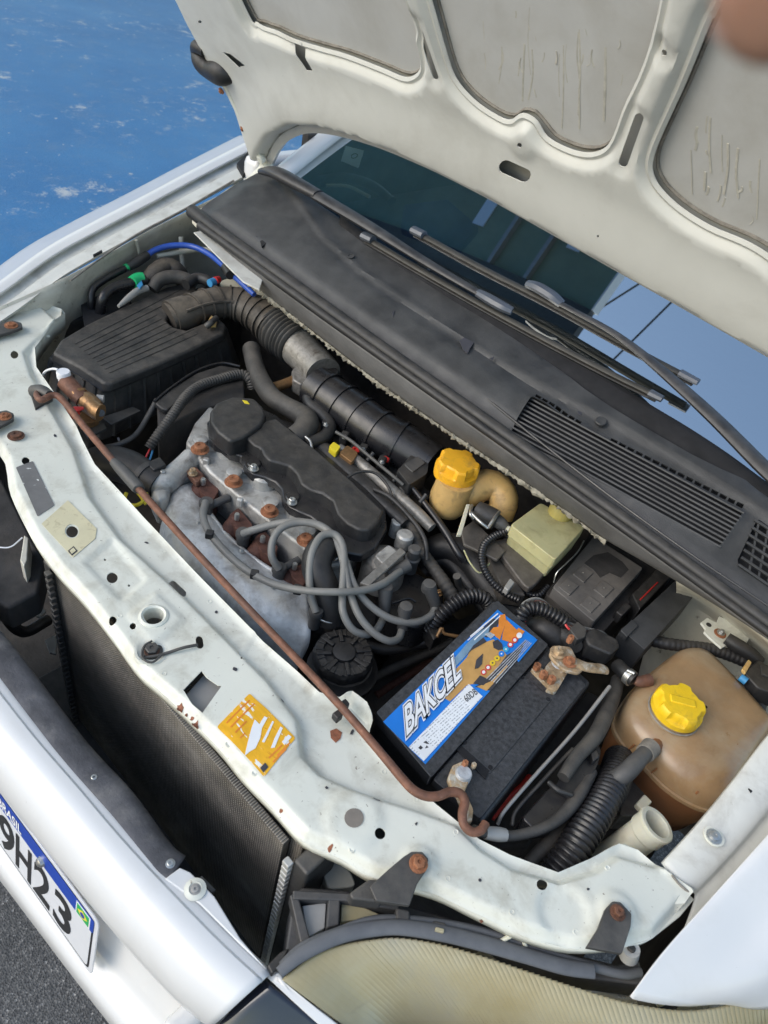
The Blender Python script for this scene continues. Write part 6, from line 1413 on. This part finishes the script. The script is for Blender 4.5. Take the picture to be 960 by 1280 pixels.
prism('cover', 'cowl_plastic', rc, rrect([(776, 786), (790, 776), (846, 724), (868, 744), (806, 812)], 2), .705, .05, .002)
prism('cover_step', 'cowl_plastic', rc, [(776, 788), (790, 774), (798, 782), (784, 796)], .709, .01, .001)
prism('side_rail', 'black_plastic', rc, [(790, 742), (826, 706), (842, 718), (800, 762)], .69, .04, .003)
for a, b in ((850, 742), (790, 790)): lathe('screw', 'bracket_grey', rc, (a, b, .7055), [(.0028, 0), (.0026, .0012)], n=12)
tube('red_wire', 'red_plastic', rc, [(800, 750, .69), (812, 738, .69), (822, 728, .69)], rp=1, n=6)
# ================================================================== right rear corner: ground bracket, plugs
gb = thing('ground_bracket', 'cream steel bracket with rusty bolt and black cable at the right', 'bracket', P(890, 790, .67))
prism('plate', 'bay_white', gb, [(876, 778), (884, 772), (896, 778), (899, 770), (906, 773), (920, 784), (938, 796), (932, 806), (918, 800), (910, 806), (902, 810), (888, 798), (880, 790), (882, 786)], .695, .004, .001)
lathe('plate_hole', 'grime_black', gb, (886, 781, .6952), [(.0042, -.001), (.0042, .0004)], n=16)
lathe('rust_ring', 'rusty', gb, (900, 792, .6955), [(.0095, 0), (.009, .0012), (.004, .0014)], n=24)
bolt('bolt', 'zinc_bolt', gb, 901, 791, .697, 5, .006)
tube('cable', 'rubber', gb, [(908, 798, .70), (920, 806, .70), (936, 816, .698), (948, 828, .69)], rp=[8, 9, 9, 9], n=14)
hose('black taped loom lying behind the amber tank', 'rubber', [(806, 798, .67), (830, 804, .68), (860, 808, .682), (890, 812, .682), (920, 822, .68), (945, 834, .68)], [8, 8, 8, 8, 8, 8], name='wiring_loom', cat='loom', corr=(.008, .0008))
pk = thing('wiring_plug', 'black plug with beige tab and blue seal at the right edge', 'connector', P(945, 845, .66))
prism('housing', 'black_plastic', pk, rrect([(930, 840), (948, 824), (975, 840), (975, 870), (948, 860)], 3), .705, .03, .004)
prism('face', 'bracket_grey', pk, rrect([(951, 830), (975, 838), (975, 852), (952, 842)], 2), .708, .004, .001)
prism('tab', 'ochre_neck', pk, [(928, 836), (936, 824), (940, 828), (932, 842)], .708, .006, .001)
tube('seal', 'blue_clip', pk, [(925, 846, .70), (933, 852, .70)], rp=[5, 5], n=12)
tube('loom', 'rubber', pk, [(956, 858, .69), (950, 880, .67), (946, 900, .65), (945, 915, .63)], rp=[9, 8, 8, 8])
tk2 = thing('tank_mount', 'grey plastic mount clip behind the amber tank', 'clip', P(910, 860, .66))
prism('clip', 'bracket_grey', tk2, rrect([(897, 850), (906, 838), (932, 858), (924, 868)], 2), .69, .012, .002)
prism('arm', 'bracket_grey', tk2, rrect([(912, 868), (918, 862), (942, 884), (936, 894)], 2), .688, .012, .002)
# ================================================================== upper left corner: filter-box lines
hose('bright blue plastic tube arching along the far inner wing', 'blue_tube', [(182, 320, .755), (195, 312, .765), (215, 307, .772), (240, 308, .776), (262, 318, .778), (280, 333, .778), (298, 350, .776), (318, 368, .77)], 3.6, name='tube', cat='tube')
tag(tube('tube_sleeve', 'black_plastic', None, [(160, 334, .745), (172, 327, .752), (184, 319, .757)], rp=[5, 6, 5.5]), 'black sleeve at the lower end of the blue tube', 'sleeve')
tag(tube('tube_sleeve', 'black_plastic', None, [(282, 334, .782), (288, 344, .782)], rp=[6, 6]), 'black clip sleeve halfway along the blue tube', 'sleeve')
tag(tube('tape_band', 'green_tape', None, [(156, 335, .745), (161, 333, .746)], rp=[4.5, 4.5]), 'small green band on the thin black pipe', 'band')
hose('thin black pipe bending down through the inner wing opening', 'black_shiny', [(166, 331, .745), (148, 340, .742), (130, 350, .735), (116, 362, .725), (114, 380, .70), (118, 398, .66)], 4.5, name='pipe', cat='pipe')
hose('thicker black pipe with green tape beside the filter box', 'black_shiny', [(182, 350, .735), (162, 354, .735), (142, 360, .732), (129, 372, .722), (126, 390, .69), (128, 402, .66)], 6.5, name='pipe', cat='pipe')
tag(tube('tape_band', 'green_tape', None, [(165, 353, .737), (172, 349, .738), (179, 348, .738)], rp=[7.5, 8, 7.5]), 'bright green tape wrapped on the thicker black pipe', 'band')
tag(prism('tape_tag', 'blue_clip', None, [(171, 356), (177, 350), (179, 356), (175, 360)], .742, .004, .001), 'small blue tag hanging from the green tape', 'tag')
hose('dusty brown hose bending behind the filter box', 'duct_plastic', [(186, 352, .72), (196, 340, .735), (210, 334, .738), (222, 340, .73), (228, 350, .70)], [11, 12, 12, 11, 10])
hose('grey brown hose looping above the filter box lid', 'hose_dusty', [(190, 362, .72), (200, 350, .735), (218, 346, .74), (236, 350, .738), (246, 356, .73)], [8, 8.5, 8.5, 8, 7])
hose('pale grey flat pipe above the filter box', 'thin_grey', [(148, 383, .722), (160, 373, .727), (172, 364, .73), (184, 360, .73)], [2, 4, 4.5, 4])
hose('black hose crossing behind the intake elbow', 'rubber', [(232, 356, .74), (246, 348, .745), (262, 352, .745), (272, 362, .735)], [7, 7, 7, 6])
sp_ = thing('small_plug', 'small red and blue plug behind the intake elbow', 'connector', P(270, 352, .72))
tube('blue_part', 'blue_clip', sp_, [(262, 354, .755), (268, 352, .755)], rp=[5, 5], n=12); tube('red_part', 'red_plastic', sp_, [(269, 351, .757), (274, 349, .757)], rp=[5, 4], n=12)
tag(prism('foam_pad', 'cream_tube', None, rrect([(276, 350), (292, 346), (310, 362), (306, 370), (272, 364)], 4), .74, .03, .006), 'pale cream block behind the intake elbow', 'block')

# ================================================================== number plate
pt = thing('number_plate', 'white plate with blue band reading BRASIL on the bumper', 'number plate', P(60, 1110, .45))
def PQ(a, b, t): z = .540 - .125 * t; return P(a, b, z)
TR, BR = PQ(125, 1152, 0), PQ(111, 1206, 1); TL0 = PQ(0, 983, 0)
X = (TL0 - TR); X /= np.linalg.norm(X); Y = BR - TR; hgt = np.linalg.norm(Y); Y /= hgt; Y -= X * X.dot(Y); Y /= np.linalg.norm(Y); Nn_ = np.cross(X, Y)
if Nn_[1] > 0: Nn_ = -Nn_
def pq(u, v, l=0.): return TR + X * u * .40 + Y * v * .13 + Nn_ * l
def pquad(name, m, pts, l, parent, th=.0004, rad=0, bevel=0):
    q = np.array([(u * .40, v * .13) for u, v in pts])
    if rad: q = rrect(q, rad)
    return prism3(name, m, parent, [TR + X * a + Y * b + Nn_ * l for a, b in q], tuple(-Nn_ * th), bevel)
pb = pquad('plate', 'plate_white', [(-.005, -.02), (1, -.02), (1, 1.02), (-.005, 1.02)], .003, pt, .002, .010, .0005)
pquad('border', 'print_black', [(.012, .03), (.985, .03), (.985, .97), (.012, .97)], .0033, pb, .0002, .008)
pquad('field', 'plate_white', [(.020, .05), (.977, .05), (.977, .945), (.020, .945)], .0036, pb, .0002, .007)
pquad('band', 'plate_blue', [(.012, .03), (.985, .03), (.985, .25), (.012, .25)], .0040, pb, .0003, .004)
fl_ = pquad('flag', 'print_white', [(.028, .05), (.098, .05), (.098, .24), (.028, .24)], .0044, pb)
pquad('flag_field', 'flag_green', [(.033, .065), (.093, .065), (.093, .225), (.033, .225)], .0047, fl_)
pquad('flag_lozenge', 'flag_yellow', [(.038, .145), (.063, .08), (.088, .145), (.063, .21)], .0050, fl_)
pquad('flag_disc', 'plate_blue', [(.063 + .011 * math.cos(t), .145 + .034 * math.sin(t)) for t in np.linspace(0, 6.28, 12, endpoint=False)], .0053, fl_)
for k, ch in enumerate('32H9'):
    u = (.160, .275, .382, .484)[k] - .043
    fit_text('character', 'print_black', pb, ch, pq(u + .086, .88, .0), pq(u, .88, .0), pq(u + .086, .33, .0), .0042, 0, .02)
fit_text('lettering', 'print_white', pb, 'BRASIL', pq(.530, .215, 0), pq(.395, .215, 0), pq(.530, .085, 0), .0046, 0, .02)
lathe('screw', 'steel', pb, pq(.281, .20, .004), [(.007, 0), (.006, .004), (.003, .006), (0, .0065)], tuple(Nn_), 20)

# ================================================================== fingertip at the lens
fg = thing('finger', "out-of-focus fingertip at the upper right corner", 'finger', CAM + ray(985, -40) / FPX * .075)
fc = [(1085, -130), (1046, -84), (1004, -36), (972, -2), (954, 18)]
dist = .075
pts_ = [CAM + ray(a, b) / FPX * (dist + i * -.001) for i, (a, b) in enumerate(fc)]
rr_ = [.0078, .0078, .0074, .0066, .0042]
tube('fingertip', 'skin', fg, pts_ + [pts_[-1] + (pts_[-1] - pts_[-2]) * .15], r=rr_ + [.0005], n=24)
tube('nail', 'nail', fg, [pts_[2] - ray(480, 640) / FPX * -.006, pts_[3] - ray(480, 640) / FPX * -.0055, pts_[4] - ray(480, 640) / FPX * -.003], r=[.004, .0042, .003], n=14, flat=.4)
